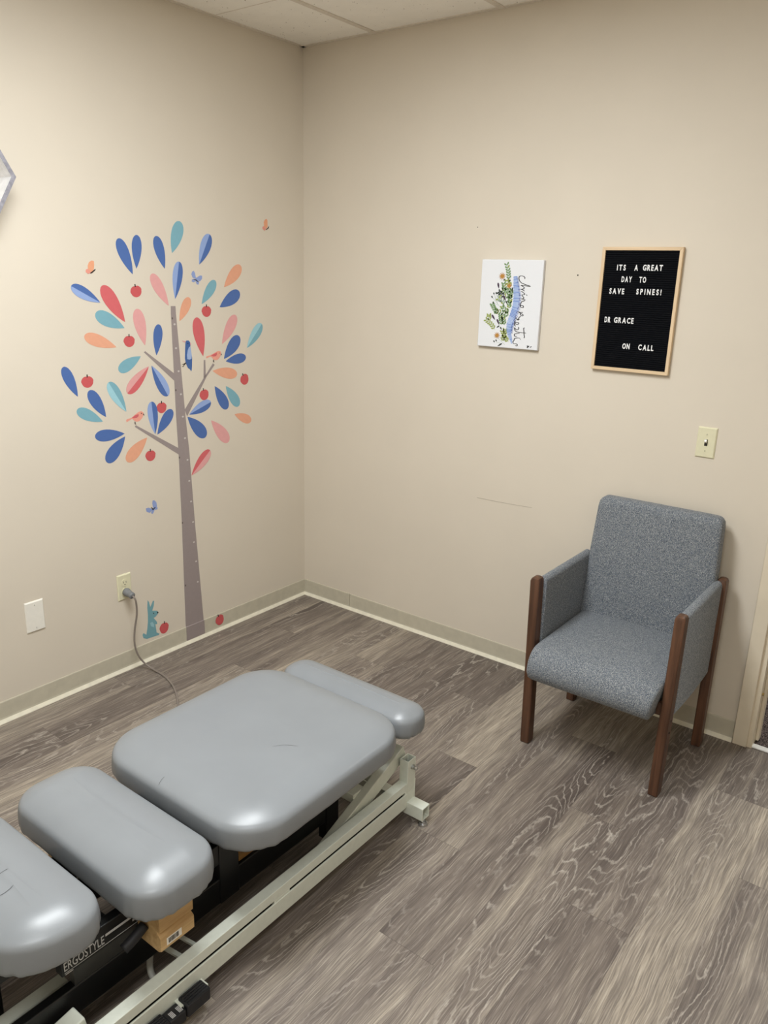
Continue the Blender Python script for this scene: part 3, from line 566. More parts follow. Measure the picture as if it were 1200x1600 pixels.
# outlet
t = thing('wall_outlet', (0, -1.1255, 0.3875), 'ivory double wall outlet left of the rabbit decal, with a grey plug in it', 'outlet')
bm = bmesh.new(); bevel_plate(bm, 0.068, 0.115, 0.006); link('plate', on(bm, LEFT), M['ivory'], t)
for s in (-1, 1):
    bm = bmesh.new(); cy = s * 0.0195
    cyl(bm, (0, cy, 0.0055), (0, cy, 0.0078), 0.0165, 24)
    rc = link('receptacle', on(bm, LEFT), M['ivory'], t)
    bm = bmesh.new()
    box(bm, -0.0075, -0.0053, cy - 0.001, cy + 0.0075, 0.0077, 0.0081); box(bm, 0.0053, 0.0075, cy - 0.001, cy + 0.006, 0.0077, 0.0081); cyl(bm, (0, cy - 0.008, 0.0077), (0, cy - 0.008, 0.0081), 0.0026, 10)
    link('slot', on(bm, LEFT), M['dark'], rc)
screw(LEFT, 0, 0, 0.006, t, M['ivory'])
# light switch
t = thing('light_switch', (1.989, 0, 1.138), 'ivory toggle light switch on the back wall above the chair', 'light switch')
bm = bmesh.new(); bevel_plate(bm, 0.068, 0.112, 0.006); link('plate', on(bm, BACK), M['ivory'], t)
bm = bmesh.new(); box(bm, -0.0055, 0.0055, -0.012, 0.012, 0.0058, 0.0064); link('switch_slot', on(bm, BACK), M['dark'], t)
bm = bmesh.new(); bar(bm, (0, 0.002, 0.004), (0, 0.009, 0.017), 0.008, 0.009, up=(0, 1, 0)); link('toggle', on(bm, BACK), M['white_plastic'], t, bevel=0.001)
for s in (-1, 1): screw(BACK, 0, s * 0.030, 0.006, t, M['ivory'])
# power cord with plug
t = thing('power_cord', (0.008, -1.1255, 0.368), 'grey power cord with moulded plug, hanging from the outlet down to the floor', 'power cord')
def loc(pts, o): return [tuple(a - b for a, b in zip(p, o)) for p in pts]
bm = bmesh.new(); P0 = Vector((0.0085, -1.1255, 0.368)); dirv = Vector((0.95, 0.06, -0.22)).normalized()
prof = [(0, 0.0165), (0.006, 0.018), (0.012, 0.0178), (0.022, 0.0155), (0.034, 0.0135), (0.037, 0.0145), (0.044, 0.0145), (0.047, 0.012)]
u = dirv.orthogonal().normalized(); w_ = dirv.cross(u)
loft(bm, [[P0 - Vector(t.location) + dirv * s + (u * math.cos(2 * PI * i / 20) + w_ * math.sin(2 * PI * i / 20)) * r for i in range(20)] for s, r in prof])
link('plug', bm, M['plug'], t, smooth=True)
bm = bmesh.new(); tip = P0 + dirv * 0.045
tube(bm, loc([tuple(tip), (0.062, -1.118, 0.345), (0.060, -1.112, 0.315), (0.055, -1.110, 0.268), (0.046, -1.120, 0.195), (0.045, -1.124, 0.136), (0.050, -1.116, 0.082), (0.060, -1.094, 0.036), (0.092, -1.077, 0.010), (0.169, -1.077, 0.0042), (0.254, -1.100, 0.0042), (0.333, -1.139, 0.0042), (0.408, -1.189, 0.0042), (0.56, -1.30, 0.0042), (0.8, -1.42, 0.0042), (1.2, -1.6, 0.0042)], t.location), 0.0040, 10, 8)
link('cable', bm, M['cord'], t, smooth=True)

# ------------------------------------------------------------------ hexagon shelf
R_, xd = 0.150, 0.10
t = thing('hexagon_shelf', (0, -1.630, 1.966), 'hexagonal wall shelf, grey edged and white inside, cut off at the left edge', 'shelf')
bm = bmesh.new()
hexp = lambda r: [(r * math.cos(k * PI / 3), r * math.sin(k * PI / 3)) for k in range(6)]
o6, i6 = hexp(R_), hexp(R_ - 0.0165)
for k in range(6):
    a, b, c, d = o6[k], o6[(k + 1) % 6], i6[(k + 1) % 6], i6[k]
    for quad, mi in (([(0.001, *a), (0.001, *b), (xd, *b), (xd, *a)], 0), ([(xd, *a), (xd, *b), (xd, *c), (xd, *d)], 0), ([(xd, *d), (xd, *c), (0.001, *c), (0.001, *d)], 1), ([(0.001, *d), (0.001, *c), (0.001, *b), (0.001, *a)], 0)):
        f = bm.faces.new([bm.verts.new(p) for p in quad]); f.material_index = mi
bmesh.ops.remove_doubles(bm, verts=bm.verts, dist=1e-5)
link('shelf_frame', bm, [M['shelf_out'], M['shelf_in']], t)

# ------------------------------------------------------------------ canvas picture
cx0, cx1, cz0, cz1 = 1.0135, 1.2925, 1.4145, 1.7625
CO = ((cx0 + cx1) / 2, 0, (cz0 + cz1) / 2)
t = thing('canvas_picture', CO, 'white canvas with a blue spine, flowers and black script on the back wall', 'picture')
link('canvas', B(cx0 - CO[0], cx1 - CO[0], -0.018, -0.001, cz0 - CO[2], cz1 - CO[2]), M['canvas'], t, bevel=0.003, seg=3)
cl = lambda p: (p[0] - CO[0], p[1] - CO[2])
def stroke(bm, pts, w, off, mi=0, taper=True):
    P = smooth_path([(q[0], q[1], 0) for q in map(cl, pts)], 5); n = len(P); A, Bq = [], []
    for i, p in enumerate(P):
        d = (P[min(i + 1, n - 1)] - P[max(i - 1, 0)]); d = d.normalized() if d.length > 0 else Vector((1, 0, 0))
        nn = Vector((-d.y, d.x, 0)); k = w * (0.6 + 0.6 * abs(d.y)) * (0.55 if taper and (i == 0 or i == n - 1) else 1)
        A.append(p + nn * k / 2); Bq.append(p - nn * k / 2)
    for i in range(n - 1):
        vs = [bm.verts.new((q.x, -off, q.y)) for q in (A[i], A[i + 1], Bq[i + 1], Bq[i])]
        f = bm.faces.new(vs); f.material_index = mi
def blade(bm, a, b, w, off, mi=0):
    pts = leaf_outline(a, b, w, 0, 6); f = bm.faces.new([bm.verts.new((p[0], -off, p[1])) for p in pts]); f.material_index = mi
for s in SCRIPT_STROKES:
    bm = bmesh.new(); stroke(bm, s, 0.0029, 0.0190); link('pen_stroke', bm, M['d_black'], t)
bm = bmesh.new(); rnd = random.Random(3)
SPc = [(Vector((*cl(p), 0)), w) for p, w in SPINE]
path = smooth_path([tuple(p) for p, w in SPc], 4); ws = []
for i in range(len(SPc) - 1):
    for j in range(4): ws.append(SPc[i][1] * (1 - j / 4) + SPc[i + 1][1] * j / 4)
ws.append(SPc[-1][1])
for i in range(len(path) - 2):
    p, q = path[i], path[i + 1]; d = (q - p); nn = Vector((-d.y, d.x, 0)).normalized()
    if nn.x > 0: nn = -nn
    w = ws[i]; mi = rnd.choice((0, 1, 1, 1)) if i % 2 else rnd.choice((0, 0, 1))
    a, b = p + d * 0.10, p + d * 0.92
    k1, k2 = (1.0, 0.86) if i % 2 else (0.86, 1.0)
    L_ = [a + nn * w * k1, b + nn * w * k2, b - nn * w * k2 * 0.55, a - nn * w * k1 * 0.55]
    f = bm.faces.new([bm.verts.new((v.x, -0.0188, v.y)) for v in L_]); f.material_index = mi
    if i < 44:                                    # spinous process on the right
        tipp = p - nn * w * 1.25 + Vector((0, -0.006, 0))
        f = bm.faces.new([bm.verts.new((v.x, -0.0189, v.y)) for v in (p - nn * w * 0.5, tipp, b - nn * w * 0.5)]); f.material_index = 2 if i % 3 else 0
link('spine_painting', bm, [M['d_spineblue'], M['d_spinepale'], M['d_spinedark']], t)
bm = bmesh.new(); gcol = {'green': 0, 'olive': 1, 'dark': 2, 'grey': 3}
for q, c in SPRIGS:
    stroke(bm, q, 0.0011, 0.0186, gcol[c]); P = smooth_path([(*cl(p), 0) for p in q], 6); L = sum((P[i + 1] - P[i]).length for i in range(len(P) - 1)); acc = 0; nxt = L * 0.12; step = max(0.0085, L / 6)
    for i in range(len(P) - 1):
        d = P[i + 1] - P[i]; acc += d.length
        if acc >= nxt:
            nxt += step; u = d.normalized()
            for s in (-1, 1):
                v = Vector((u.x * math.cos(s * 0.8) - u.y * math.sin(s * 0.8), u.x * math.sin(s * 0.8) + u.y * math.cos(s * 0.8), 0))
                blade(bm, (P[i].x, P[i].y), tuple((P[i] + v * 0.0145)[:2]), 0.0065, 0.0187, gcol[c] if rnd.random() > 0.25 else 1)
for q in TWIGS: stroke(bm, q, 0.0009, 0.01865, 3)
for c, r in FLOWERS:
    c = cl(c)
    for k in range(11):
        a = k * 2 * PI / 11; blade(bm, (c[0] + r * 1.15 * math.cos(a), c[1] + r * 1.1 * math.sin(a)), (c[0] - 0.15 * r * math.cos(a), c[1] - 0.15 * r * math.sin(a)), r * 0.26, 0.0189 + 0.00002 * k, 4)
for a, b, c in BUDS:
    blade(bm, cl(a), cl(b), 0.0085 if c == 'purple' else 0.006, 0.01885, 5 if c == 'purple' else 2)
link('foliage_painting', bm, [M['d_green'], M['d_olive'], M['d_darkgreen'], M['d_greygreen'], M['d_gold'], M['d_purple']], t)

# ------------------------------------------------------------------ letter board
bx0, bx1, bz0, bz1 = 1.5265, 1.8235, 1.3645, 1.8115
BO = ((bx0 + bx1) / 2, 0, (bz0 + bz1) / 2); bw, bh = (bx1 - bx0) / 2, (bz1 - bz0) / 2; fw = 0.012
t = thing('letter_board', BO, 'black letter board in a pale wood frame with white letters on the back wall', 'letter board')
def mitre(sx, sz):
    bm = bmesh.new()
    if sx: a = [(sx * bw, -bh), (sx * bw, bh), (sx * (bw - fw), bh - fw), (sx * (bw - fw), -bh + fw)]
    else: a = [(-bw, sz * bh), (bw, sz * bh), (bw - fw, sz * (bh - fw)), (-bw + fw, sz * (bh - fw))]
    loft(bm, [[(p[0], -0.001, p[1]) for p in a], [(p[0], -0.018, p[1]) for p in a]])
    return bm
for sx, sz in ((-1, 0), (1, 0), (0, -1), (0, 1)):
    link('frame_rail', mitre(sx, sz), M['pine'] if sx else M['pine_x'], t, bevel=0.0008)
bm = bmesh.new(); nr = 56; z0 = -bh + fw; dz = (2 * bh - 2 * fw) / nr; pr = []
for i in range(nr): pr += [(-0.0095, z0 + i * dz), (-0.0125, z0 + (i + 0.25) * dz), (-0.0125, z0 + (i + 0.8) * dz)]
pr += [(-0.0095, z0 + nr * dz), (-0.002, z0 + nr * dz), (-0.002, z0)]
loft(bm, [[(s * (bw - fw), p[0], p[1]) for p in pr] for s in (-1, 1)])
link('felt_board', bm, M['felt'], t)
LET = {}
def letter(ch):
    if ch not in LET:
        me = text_mesh(ch, 0.0295, 0.0012, 0.0009); xs = [v.co.x for v in me.vertices]; ys = [v.co.y for v in me.vertices]
        x0, x1, y0 = min(xs), max(xs), min(ys); hh = 0.0205 / (max(ys) - y0)
        for v in me.vertices: v.co = ((v.co.x - x0) * 0.64, -v.co.z, (v.co.y - y0) * hh)
        me.materials.clear(); me.materials.append(M['letter']); LET[ch] = (me, (x1 - x0) * 0.64)
    return LET[ch]
WORDS = [('ITS', 1.588, 1.621, 1.729), ('A', 1.654, 1.667, 1.729), ('GREAT', 1.685, 1.757, 1.730), ('DAY', 1.610, 1.649, 1.688), ('TO', 1.677, 1.702, 1.688),
         ('SAVE', 1.568, 1.625, 1.645), ('SPINES!', 1.671, 1.763, 1.646), ('DR', 1.561, 1.584, 1.541), ('GRACE', 1.598, 1.673, 1.541), ('ON', 1.641, 1.669, 1.448), ('CALL', 1.702, 1.759, 1.448)]
for wd, x0, x1, zb in WORDS:
    tot = sum(letter(c)[1] for c in wd); k = min(1.0, (x1 - x0 - 0.0030 * (len(wd) - 1)) / tot); gap = (x1 - x0 - tot * k) / max(1, len(wd) - 1); x = x0
    for c in wd:
        me, ww = letter(c); o = bpy.data.objects.new('letter', me); COL.objects.link(o); o.parent = t
        o.location = (x - BO[0], -0.0131, zb - BO[2]); o.scale.x = k; x += ww * k + gap

# ------------------------------------------------------------------ armchair
CH = Vector((1.872, -0.31, 0))
t = thing('armchair', CH, 'blue grey tweed armchair with dark wooden legs against the back wall', 'armchair')
def cbox(x0, x1, y0, y1, z0, z1): return B(x0 - CH.x, x1 - CH.x, y0 - CH.y, y1 - CH.y, z0, z1)
def cq(p): return (p[0] - CH.x, p[1] - CH.y, p[2])
def leg(xa, xb, ya, yb, dxt, dyt, ztop, cut=0.012):
    """square post, foot rectangle (xa..xb, ya..yb), top shifted by (dxt, dyt)"""
    bm = bmesh.new(); rings = []
    for z, ins in ((0, 0.0015), (0.004, 0), (0.33, 0), (ztop - 0.014, 0), (ztop - 0.004, 0.003), (ztop, 0.009)):
        f = z / ztop; sx, sy = dxt * f, dyt * f
        rings.append([cq((x + sx, y + sy, z)) for x, y in ((xa + ins, ya + ins), (xb - ins, ya + ins), (xb - ins, yb - ins), (xa + ins, yb - ins))])
    loft(bm, rings); return bm
link('leg', leg(1.606, 1.640, -0.528, -0.482, -0.014, 0.0, 0.668), M['walnut'], t, bevel=0.004)
link('leg', leg(2.102, 2.136, -0.538, -0.492, 0.008, 0.0, 0.672), M['walnut'], t, bevel=0.004)
link('leg', leg(2.124, 2.157, -0.130, -0.085, -0.004, 0.030, 0.672), M['walnut'], t, bevel=0.004)
link('leg', leg(1.607, 1.640, -0.122, -0.078, -0.004, 0.030, 0.60), M['walnut'], t, bevel=0.004)
def arm(xc, dy):
    """upholstered side panel between the posts"""
    bm = bmesh.new(); th = 0.0175; rings = []
    outline = []
    ya, yb = -0.487 + dy, -0.085 + dy
    for y in [ya + (yb - ya) * i / 8 for i in range(9)]:
        zt = 0.664; zb = 0.305 - 0.01 * math.sin(PI * (y - ya) / (yb - ya))
        prof = []
        for a in range(9):
            q = PI * a / 8; prof.append((xc + th * math.cos(q), zt - th + th * math.sin(q)))
        prof += [(xc - th, 0.5), (xc - th, zb + 0.004), (xc - th + 0.004, zb), (xc + th - 0.004, zb), (xc + th, zb + 0.004), (xc + th, 0.5)]
        rings.append([cq((x, y, z)) for x, z in prof])
    loft(bm, rings); return bm
link('arm_panel', arm(1.622, 0.0), M['tweed'], t, smooth=False, bevel=0.003)
link('arm_panel', arm(2.1245, -0.008), M['tweed'], t, smooth=False, bevel=0.003)
def pad(rings, name, mat, sub=2, smooth=True):
    bm = bmesh.new(); loft(bm, rings)
    o = link(name, bm, mat, t, smooth=True)
    return o
# seat: lofted across x, waterfall front
def rsq(cx, cy, hx, hy, n, k=5):
    """superellipse ring points"""
    out = []
    for i in range(n):
        a = 2 * PI * i / n; c, s = math.cos(a), math.sin(a)
        out.append((cx + hx * math.copysign(abs(c) ** (2 / k), c), cy + hy * math.copysign(abs(s) ** (2 / k), s)))
    return out
bm = bmesh.new(); rings = []
xs = [1.641, 1.644, 1.655, 1.68, 1.73, 1.80, 1.872, 1.944, 2.01, 2.05, 2.075, 2.0915, 2.0965, 2.1015, 2.104, 2.105]
for x in xs:
    e = min((x - 1.641) / 0.03, (2.105 - x) / 0.014, 1.0); e = max(0, e); k = math.sqrt(1 - (1 - e) ** 2); drop = 0.012 * (1 - k)
    crown = 0.016 * math.cos((x - 1.873) / 0.464 * PI) ** 0.7 if abs(x - 1.873) < 0.2319 else 0.0
    yfr = -0.612 + 0.012 * (1 - k)
    prof = [(-0.10, 0.335), (-0.10, 0.425 - drop)]
    for y in (-0.14, -0.20, -0.28, -0.36, -0.44, -0.50): prof.append((y, 0.428 + crown * math.sin(PI * (-y - 0.08) / 0.53) ** 0.8 - drop))
    for a in range(0, 8):
        q = PI / 2 * a / 7; prof.append((yfr + 0.075 - 0.075 * math.sin(q), 0.428 - drop - 0.075 + 0.075 * math.cos(q)))
    prof += [(yfr + 0.003, 0.335), (yfr + 0.012, 0.315), (yfr + 0.03, 0.303), (-0.50, 0.305), (-0.3, 0.32)]
    rings.append([cq((x, y, z)) for y, z in prof])
loft(bm, rings)
for v in bm.verts:
    x, z = v.co.x + CH.x, v.co.z
    if z < 0.41 and v.co.y + CH.y < -0.45:
        if x > 2.05: v.co.x -= (0.41 - z) * 0.20 * (x - 2.05) / 0.055
        elif x < 1.69: v.co.x += (0.41 - z) * 0.03 * (1.69 - x) / 0.05
link('seat', bm, M['tweed'], t, smooth=True)
# back: slab leaning towards the wall
bm = bmesh.new(); rings = []
for z in [0.40, 0.403, 0.415, 0.45, 0.52, 0.60, 0.68, 0.76, 0.82, 0.855, 0.873, 0.884, 0.890, 0.892]:
    f = (z - 0.40) / 0.49
    e = max(0.0, min(1.0, (0.892 - z) / 0.030)); k = math.sqrt(max(0, 1 - (1 - e) ** 2))
    hw = (0.247 - 0.016 * f ** 1.5) - 0.026 * (1 - k)
    cxb = 1.878
    yc = -0.118 + 0.052 * f; hy = 0.036 - 0.020 * (1 - k)
    pts = []
    for (x, y) in rsq(cxb, yc, hw, hy, 44, 7):
        bulge = -0.010 * max(0, math.cos((x - cxb) / hw * PI / 2)) * math.sin(PI * min(1, max(0, f))) if y < yc else 0
        pts.append(cq((x, y + bulge, z)))
    rings.append(pts)
loft(bm, rings)
link('backrest', bm, M['tweed'], t, smooth=True)
bm = bmesh.new(); box(bm, *[a - b for a, b in zip((1.638, 2.105), (CH.x, CH.x))], -0.52 - CH.y, -0.50 - CH.y, 0.30, 0.345)
link('seat_rail', bm, M['walnut'], t)
bm = bmesh.new()
for z in (0.245, 0.29): cyl(bm, cq((2.134 + 0.005, -0.514, z)), cq((2.1405, -0.514, z)), 0.004, 10)
link('bolt', bm, M['dark'], t)

# ------------------------------------------------------------------ treatment table
CX = 1.287
TB = Vector((CX, -2.0, 0))
t = thing('treatment_table', TB, 'low treatment table with grey vinyl cushions on a cream steel base', 'treatment table')
def tq(p): return (p[0] - TB.x, p[1] - TB.y, p[2])
def tb(name, parent, mat, *b, bevel=0.0, label=None):
    o = link(name, B(b[0] - TB.x, b[1] - TB.x, b[2] - TB.y, b[3] - TB.y, b[4], b[5]), mat, parent, bevel=bevel)
    if label: o['label'] = label
    return o
def cushion(name, cy, hx, hy, zt, rc, ls=0.085, th1=32, side=0.030, lb=0.022, lo=0.036, seed=1, cx=CX, taper=0.0):
    rnd = random.Random(seed); bm = bmesh.new()
    # perimeter with even spacing
    base = []
    NA = 22
    for q in range(4):
        sx = 1 if q in (0, 3) else -1; sy = 1 if q in (0, 1) else -1
        for i in range(NA + 1):
            a = q * PI / 2 + (PI / 2) * i / NA; base.append((sx * (hx - rc), sy * (hy - rc), math.cos(a), math.sin(a), 1.0))
        a = (q + 1) * PI / 2
        nsx = 1 if (q + 1) % 4 in (0, 3) else -1; nsy = 1 if (q + 1) % 4 in (0, 1) else -1
        p0 = Vector((sx * (hx - rc), sy * (hy - rc), 0)); p1 = Vector((nsx * (hx - rc), nsy * (hy - rc), 0)); m = max(4, int((p1 - p0).length / 0.016))
        for i in range(1, m):
            p = p0.lerp(p1, i / m); base.append((p.x, p.y, math.cos(a), math.sin(a), 0.25))
    nb = len(base); ph = [rnd.uniform(0, 6.28) for _ in range(6)]
    wr = [sum(math.sin((2.2 + 1.7 * j) * i * 0.24 + ph[j]) for j in range(4)) / 4 for i in range(nb)]
    # profile from the flat top outwards and down: crowned shoulder, seam bend, side, tuck under
    prof = [(0.0, 0.0, 0.0)]; x = z = 0.0
    for L, t0, t1, n, low in ((ls, 0, th1, 12, 0), (lb, th1, 80, 7, 0), (side, 80, 93, 5, 0.3), (lo, 93, 172, 9, 1.0), (0.02, 172, 180, 3, 1.0)):
        for k in range(n):
            th = math.radians(t0 + (t1 - t0) * (k + 0.5) / n); x += math.cos(th) * L / n; z -= math.sin(th) * L / n
            prof.append((x, z, 0.3 * (k + 1) / n if low == 0.3 else (0.3 + 0.7 * (k + 1) / n if L == lo else low)))
    X = max(p[0] for p in prof)
    rings = []
    for x, z, low in prof:
        e = X - x; k = max(0.004, rc - e); sh = max(0.0, e - (rc - 0.004)); ring = []
        for i, (bx, by, ca, sa, wc) in enumerate(base):
            o_ = k + (wr[i] * 0.0058 * wc * low if low else 0)
            ring.append((bx - math.copysign(min(sh, abs(bx)), bx) + o_ * ca + cx - TB.x, by - math.copysign(min(sh, abs(by)), by) + o_ * sa + cy - TB.y, zt + z))
        rings.append(ring)
    if taper:
        rings = [[((cx - TB.x) + (p[0] - cx + TB.x) * (1 - taper * (cy + hy - TB.y - p[1]) / (2 * hy)), p[1], p[2]) for p in r] for r in rings]
    inner = [[(cx - TB.x + (p[0] - cx + TB.x) * f, cy - TB.y + (p[1] - cy + TB.y) * f, zt + 0.003 * (1 - f ** 2)) for p in rings[0]] for f in (0.12, 0.45, 0.75)]
    loft(bm, inner + rings)
    o = link(name, bm, M['vinyl'], t, smooth=True)
    o.data.set_sharp_from_angle(angle=math.radians(80))
    return o
c_head = cushion('end_cushion', -1.158, 0.278, 0.073, 0.402, 0.066, ls=0.060, th1=34, side=0.032, lo=0.034, seed=2)
c_mid = cushion('main_cushion', -1.580, 0.315, 0.335, 0.432, 0.134, ls=0.080, th1=26, side=0.036, lb=0.024, lo=0.032, seed=3)
c_two = cushion('pelvic_cushion', -2.065, 0.287, 0.116, 0.437, 0.086, side=0.042, seed=4)
c_three = cushion('leg_cushion', -2.338, 0.272, 0.109, 0.468, 0.098, side=0.040, lo=0.034, seed=5, taper=0.16)
# splits in the vinyl
from mathutils.bvhtree import BVHTree
def split(cush, pts, w):
    me = cush.data; tree = BVHTree.FromPolygons([v.co for v in me.vertices], [p.vertices for p in me.polygons])
    bm = bmesh.new(); P = smooth_path([(q[0] - TB.x, q[1] - TB.y, 0) for q in pts], 5); A, Bq = [], []
    for i, q in enumerate(P):
        d = (P[min(i + 1, len(P) - 1)] - P[max(i - 1, 0)]).normalized(); nn = Vector((-d.y, d.x, 0)) * w * (0.2 if i in (0, len(P) - 1) else 1)
        for s, L_ in ((1, A), (-1, Bq)):
            h = tree.ray_cast(q + nn * s * 0.5 + Vector((0, 0, 1)), Vector((0, 0, -1)))[0]; L_.append(bm.verts.new(h + Vector((0, 0, 0.0005))))
    for i in range(len(P) - 1): bm.faces.new((A[i], A[i + 1], Bq[i + 1], Bq[i]))
    link('vinyl_split', bm, M['crack'], cush, smooth=True)
split(c_mid, [(1.258, -1.904), (1.253, -1.893), (1.252, -1.880)], 0.0011)
split(c_mid, [(1.383, -1.619), (1.404, -1.590), (1.438, -1.569)], 0.0007)
split(c_three, [(1.312, -2.362), (1.316, -2.345), (1.315, -2.328)], 0.0014)
split(c_three, [(1.367, -2.386), (1.372, -2.366), (1.368, -2.345)], 0.0016)
# cream base: two rails with a slot, end posts, cross tubes, glides
def rail(x_out, s):
    bm = bmesh.new(); y0, y1 = -3.05, -1.13; xi = x_out - s * 0.034
    X = lambda a, b: (min(a, b) - TB.x, max(a, b) - TB.x)
    def bx(xa, xb, ya, yb, za, zb, mi=0): a, b = X(xa, xb); box(bm, a, b, ya - TB.y, yb - TB.y, za, zb, mi)
    bx(x_out - s * 0.002, xi, y0, y1, 0.1045, 0.1335)                 # upper flange
    bx(x_out, x_out - s * 0.005, y0, y1, 0.045, 0.0965)               # lower flange, a little proud
    bx(x_out - s * 0.005, xi, y0, y1, 0.045, 0.088, 1)                # floor of the slot
    bx(x_out - s * 0.024, xi, y0, y1, 0.088, 0.1045, 1)               # back of the slot
    for ya, yb in ((-1.765, -1.707), (-1.178, -1.13)): bx(x_out - s * 0.002, xi, ya, yb, 0.0875, 0.1055)
    bx(x_out + s * 0.0008, xi, -1.1305, -1.126, 0.045, 0.1335)
    return link('base_rail', bm, [M['cream_metal'], M['slot']], t, bevel=0.0015)
XO = 1.535; XL = 2 * CX - XO
r1 = rail(XO, 1); r2 = rail(XL, -1)
def hollow(bm, a, b, w, h, wall=0.004, up=(0, 0, 1)):
    a = Vector(a); b = Vector(b); d = (b - a).normalized(); s = d.cross(Vector(up)).normalized(); u_ = s.cross(d)
    R4 = lambda p, W_, H_: [p + s * sx * W_ / 2 + u_ * sz * H_ / 2 for sx, sz in ((-1, -1), (1, -1), (1, 1), (-1, 1))]
    vr = loft(bm, [R4(a, w - 2 * wall, h - 2 * wall), R4(a, w, h), R4(b, w, h), R4(b, w - 2 * wall, h - 2 * wall)], cap=False)
    for i in range(4): bm.faces.new((vr[3][i], vr[3][(i + 1) % 4], vr[0][(i + 1) % 4], vr[0][i]))
for xo, s in ((XO, 1), (XL, -1)):
    bm = bmesh.new(); xc = xo - s * 0.017
    hollow(bm, tq((xc, -1.1485, 0.05)), tq((xc, -1.1485, 0.213)), 0.033, 0.043, 0.004, up=(0, 1, 0))
    po = link('end_post', bm, M['cream_metal'], t, bevel=0.0015)
    bm = bmesh.new(); cyl(bm, tq((xo, -1.146, 0.186)), tq((xo + s * 0.005, -1.146, 0.186)), 0.0085, 6); cyl(bm, tq((xo + s * 0.005, -1.146, 0.186)), tq((xo + s * 0.013, -1.146, 0.186)), 0.0075, 14, r2=0.0075); cyl(bm, tq((xo + s * 0.013, -1.146, 0.186)), tq((xo + s * 0.019, -1.146, 0.186)), 0.0075, 14, r2=0.003)
    link('acorn_nut', bm, M['steel'], po)
for yy in (-1.150, -2.9):
    bm = bmesh.new(); hollow(bm, tq((XL - 0.062, yy, 0.0435)), tq((XO + 0.062, yy, 0.0435)), 0.040, 0.046, 0.005)
    ct = link('cross_tube', bm, M['cream_metal'], t, bevel=0.002)
    for s, xx in ((1, XO + 0.055), (-1, XL - 0.055)):
        bm = bmesh.new(); cyl(bm, tq((xx, yy - 0.006, 0.0)), tq((xx, yy - 0.006, 0.007)), 0.0165, 20); cyl(bm, tq((xx, yy - 0.006, 0.007)), tq((xx, yy - 0.006, 0.013)), 0.012, 16); cyl(bm, tq((xx, yy - 0.006, 0.013)), tq((xx, yy - 0.006, 0.022)), 0.006, 12)
        link('levelling_foot', bm, M['steel'], ct)
# scissor arms inside the rails
for xo, s in ((XO, 1), (XL, -1)):
    bm = bmesh.new(); xc = xo - s * 0.058
    bar(bm, tq((xc, -1.128, 0.214)), tq((xc, -1.545, 0.050)), 0.030, 0.050)
    sa_ = link('lift_arm', bm, M['cream_metal'], t, bevel=0.003)
    bm = bmesh.new(); cyl(bm, tq((xc - s * 0.02, -1.146, 0.186)), tq((xo - s * 0.034, -1.146, 0.186)), 0.010, 14); link('pivot', bm, M['black_metal'], sa_)
for yy, zz, ww in ((-1.24, 0.165, 0.040), (-1.33, 0.150, 0.055)):
    bm = bmesh.new(); bar(bm, tq((XL + 0.07, yy, zz)), tq((XO - 0.07, yy, zz)), ww, 0.030); link('cross_bar', bm, M['cream_metal'], t, bevel=0.002)
# black top frame
for s in (1, -1):
    xa = CX + s * 0.118; xb = CX + s * 0.143; x0, x1 = min(xa, xb), max(xa, xb)
    tb('side_beam', t, M['black_metal'], x0, x1, -3.0, -1.39, 0.105, 0.182, bevel=0.003)
    tb('upper_beam', t, M['black_metal'], x0, x1, -2.298, -1.40, 0.228, 0.288, bevel=0.002)
    tb('smoked_panel', t, M['smoke'], x0 + 0.003, x1 - 0.003, -2.270, -2.10, 0.182, 0.228)
    tb('frame_leg', t, M['black_metal'], x0 - 0.004, x1 + 0.002, -1.445, -1.388, 0.04, 0.345, bevel=0.002)
    tb('frame_plate', t, M['black_metal'], x0 - 0.004, x1 + 0.003, -1.86, -1.795, 0.105, 0.36, bevel=0.002)
tb('cushion_tray', t, M['black_metal'], CX - 0.115, CX + 0.115, -1.86, -1.30, 0.315, 0.352)
tb('cushion_tray', t, M['black_metal'], CX - 0.115, CX + 0.115, -2.15, -1.90, 0.300, 0.346)
tb('cushion_tray', t, M['black_metal'], CX - 0.115, CX + 0.115, -2.50, -2.20, 0.290, 0.34)
tb('cushion_tray', t, M['black_metal'], CX - 0.115, CX + 0.115, -1.36, -1.11, 0.297, 0.322)
tb('side_bridge', t, M['black_metal'], CX - 0.235, CX + 0.115, -2.215, -2.17, 0.235, 0.285)
# printing on the upper beam
def widths(body): me = text_mesh(body, 0.030, 0.0004); xs = [v.co.x for v in me.vertices]; return min(xs), max(xs)
WORD = 'ERGOSTYLE'; w0, w1 = widths(WORD); k = 0.098 / (w1 - w0)
for i, ch in enumerate(WORD):
    me = text_mesh(ch, 0.030, 0.0004); x1 = widths(WORD[:i + 1])[1]; cmax = max(v.co.x for v in me.vertices)
    for v in me.vertices: v.co = (v.co.z, (v.co.x - cmax + x1 - w0) * k, v.co.y * 1.08)
    me.materials.clear(); me.materials.append(M['silver_print'])
    o = bpy.data.objects.new('printed_letter', me); COL.objects.link(o); o.parent = t; o.location = tq((CX + 0.1435, -2.292, 0.2405))
bm = bmesh.new(); xq = CX + 0.143
def strip(y0, y1, z0, z1): box(bm, xq - TB.x, xq + 0.0006 - TB.x, y0 - TB.y, y1 - TB.y, z0, z1)
strip(-2.190, -2.05, 0.256, 0.262); strip(-2.292, -2.05, 0.2345, 0.2358); strip(-2.12, -2.07, 0.245, 0.251); strip(-2.290, -2.272, 0.2300, 0.2318)
link('pinstripe', bm, M['silver_print'], t)
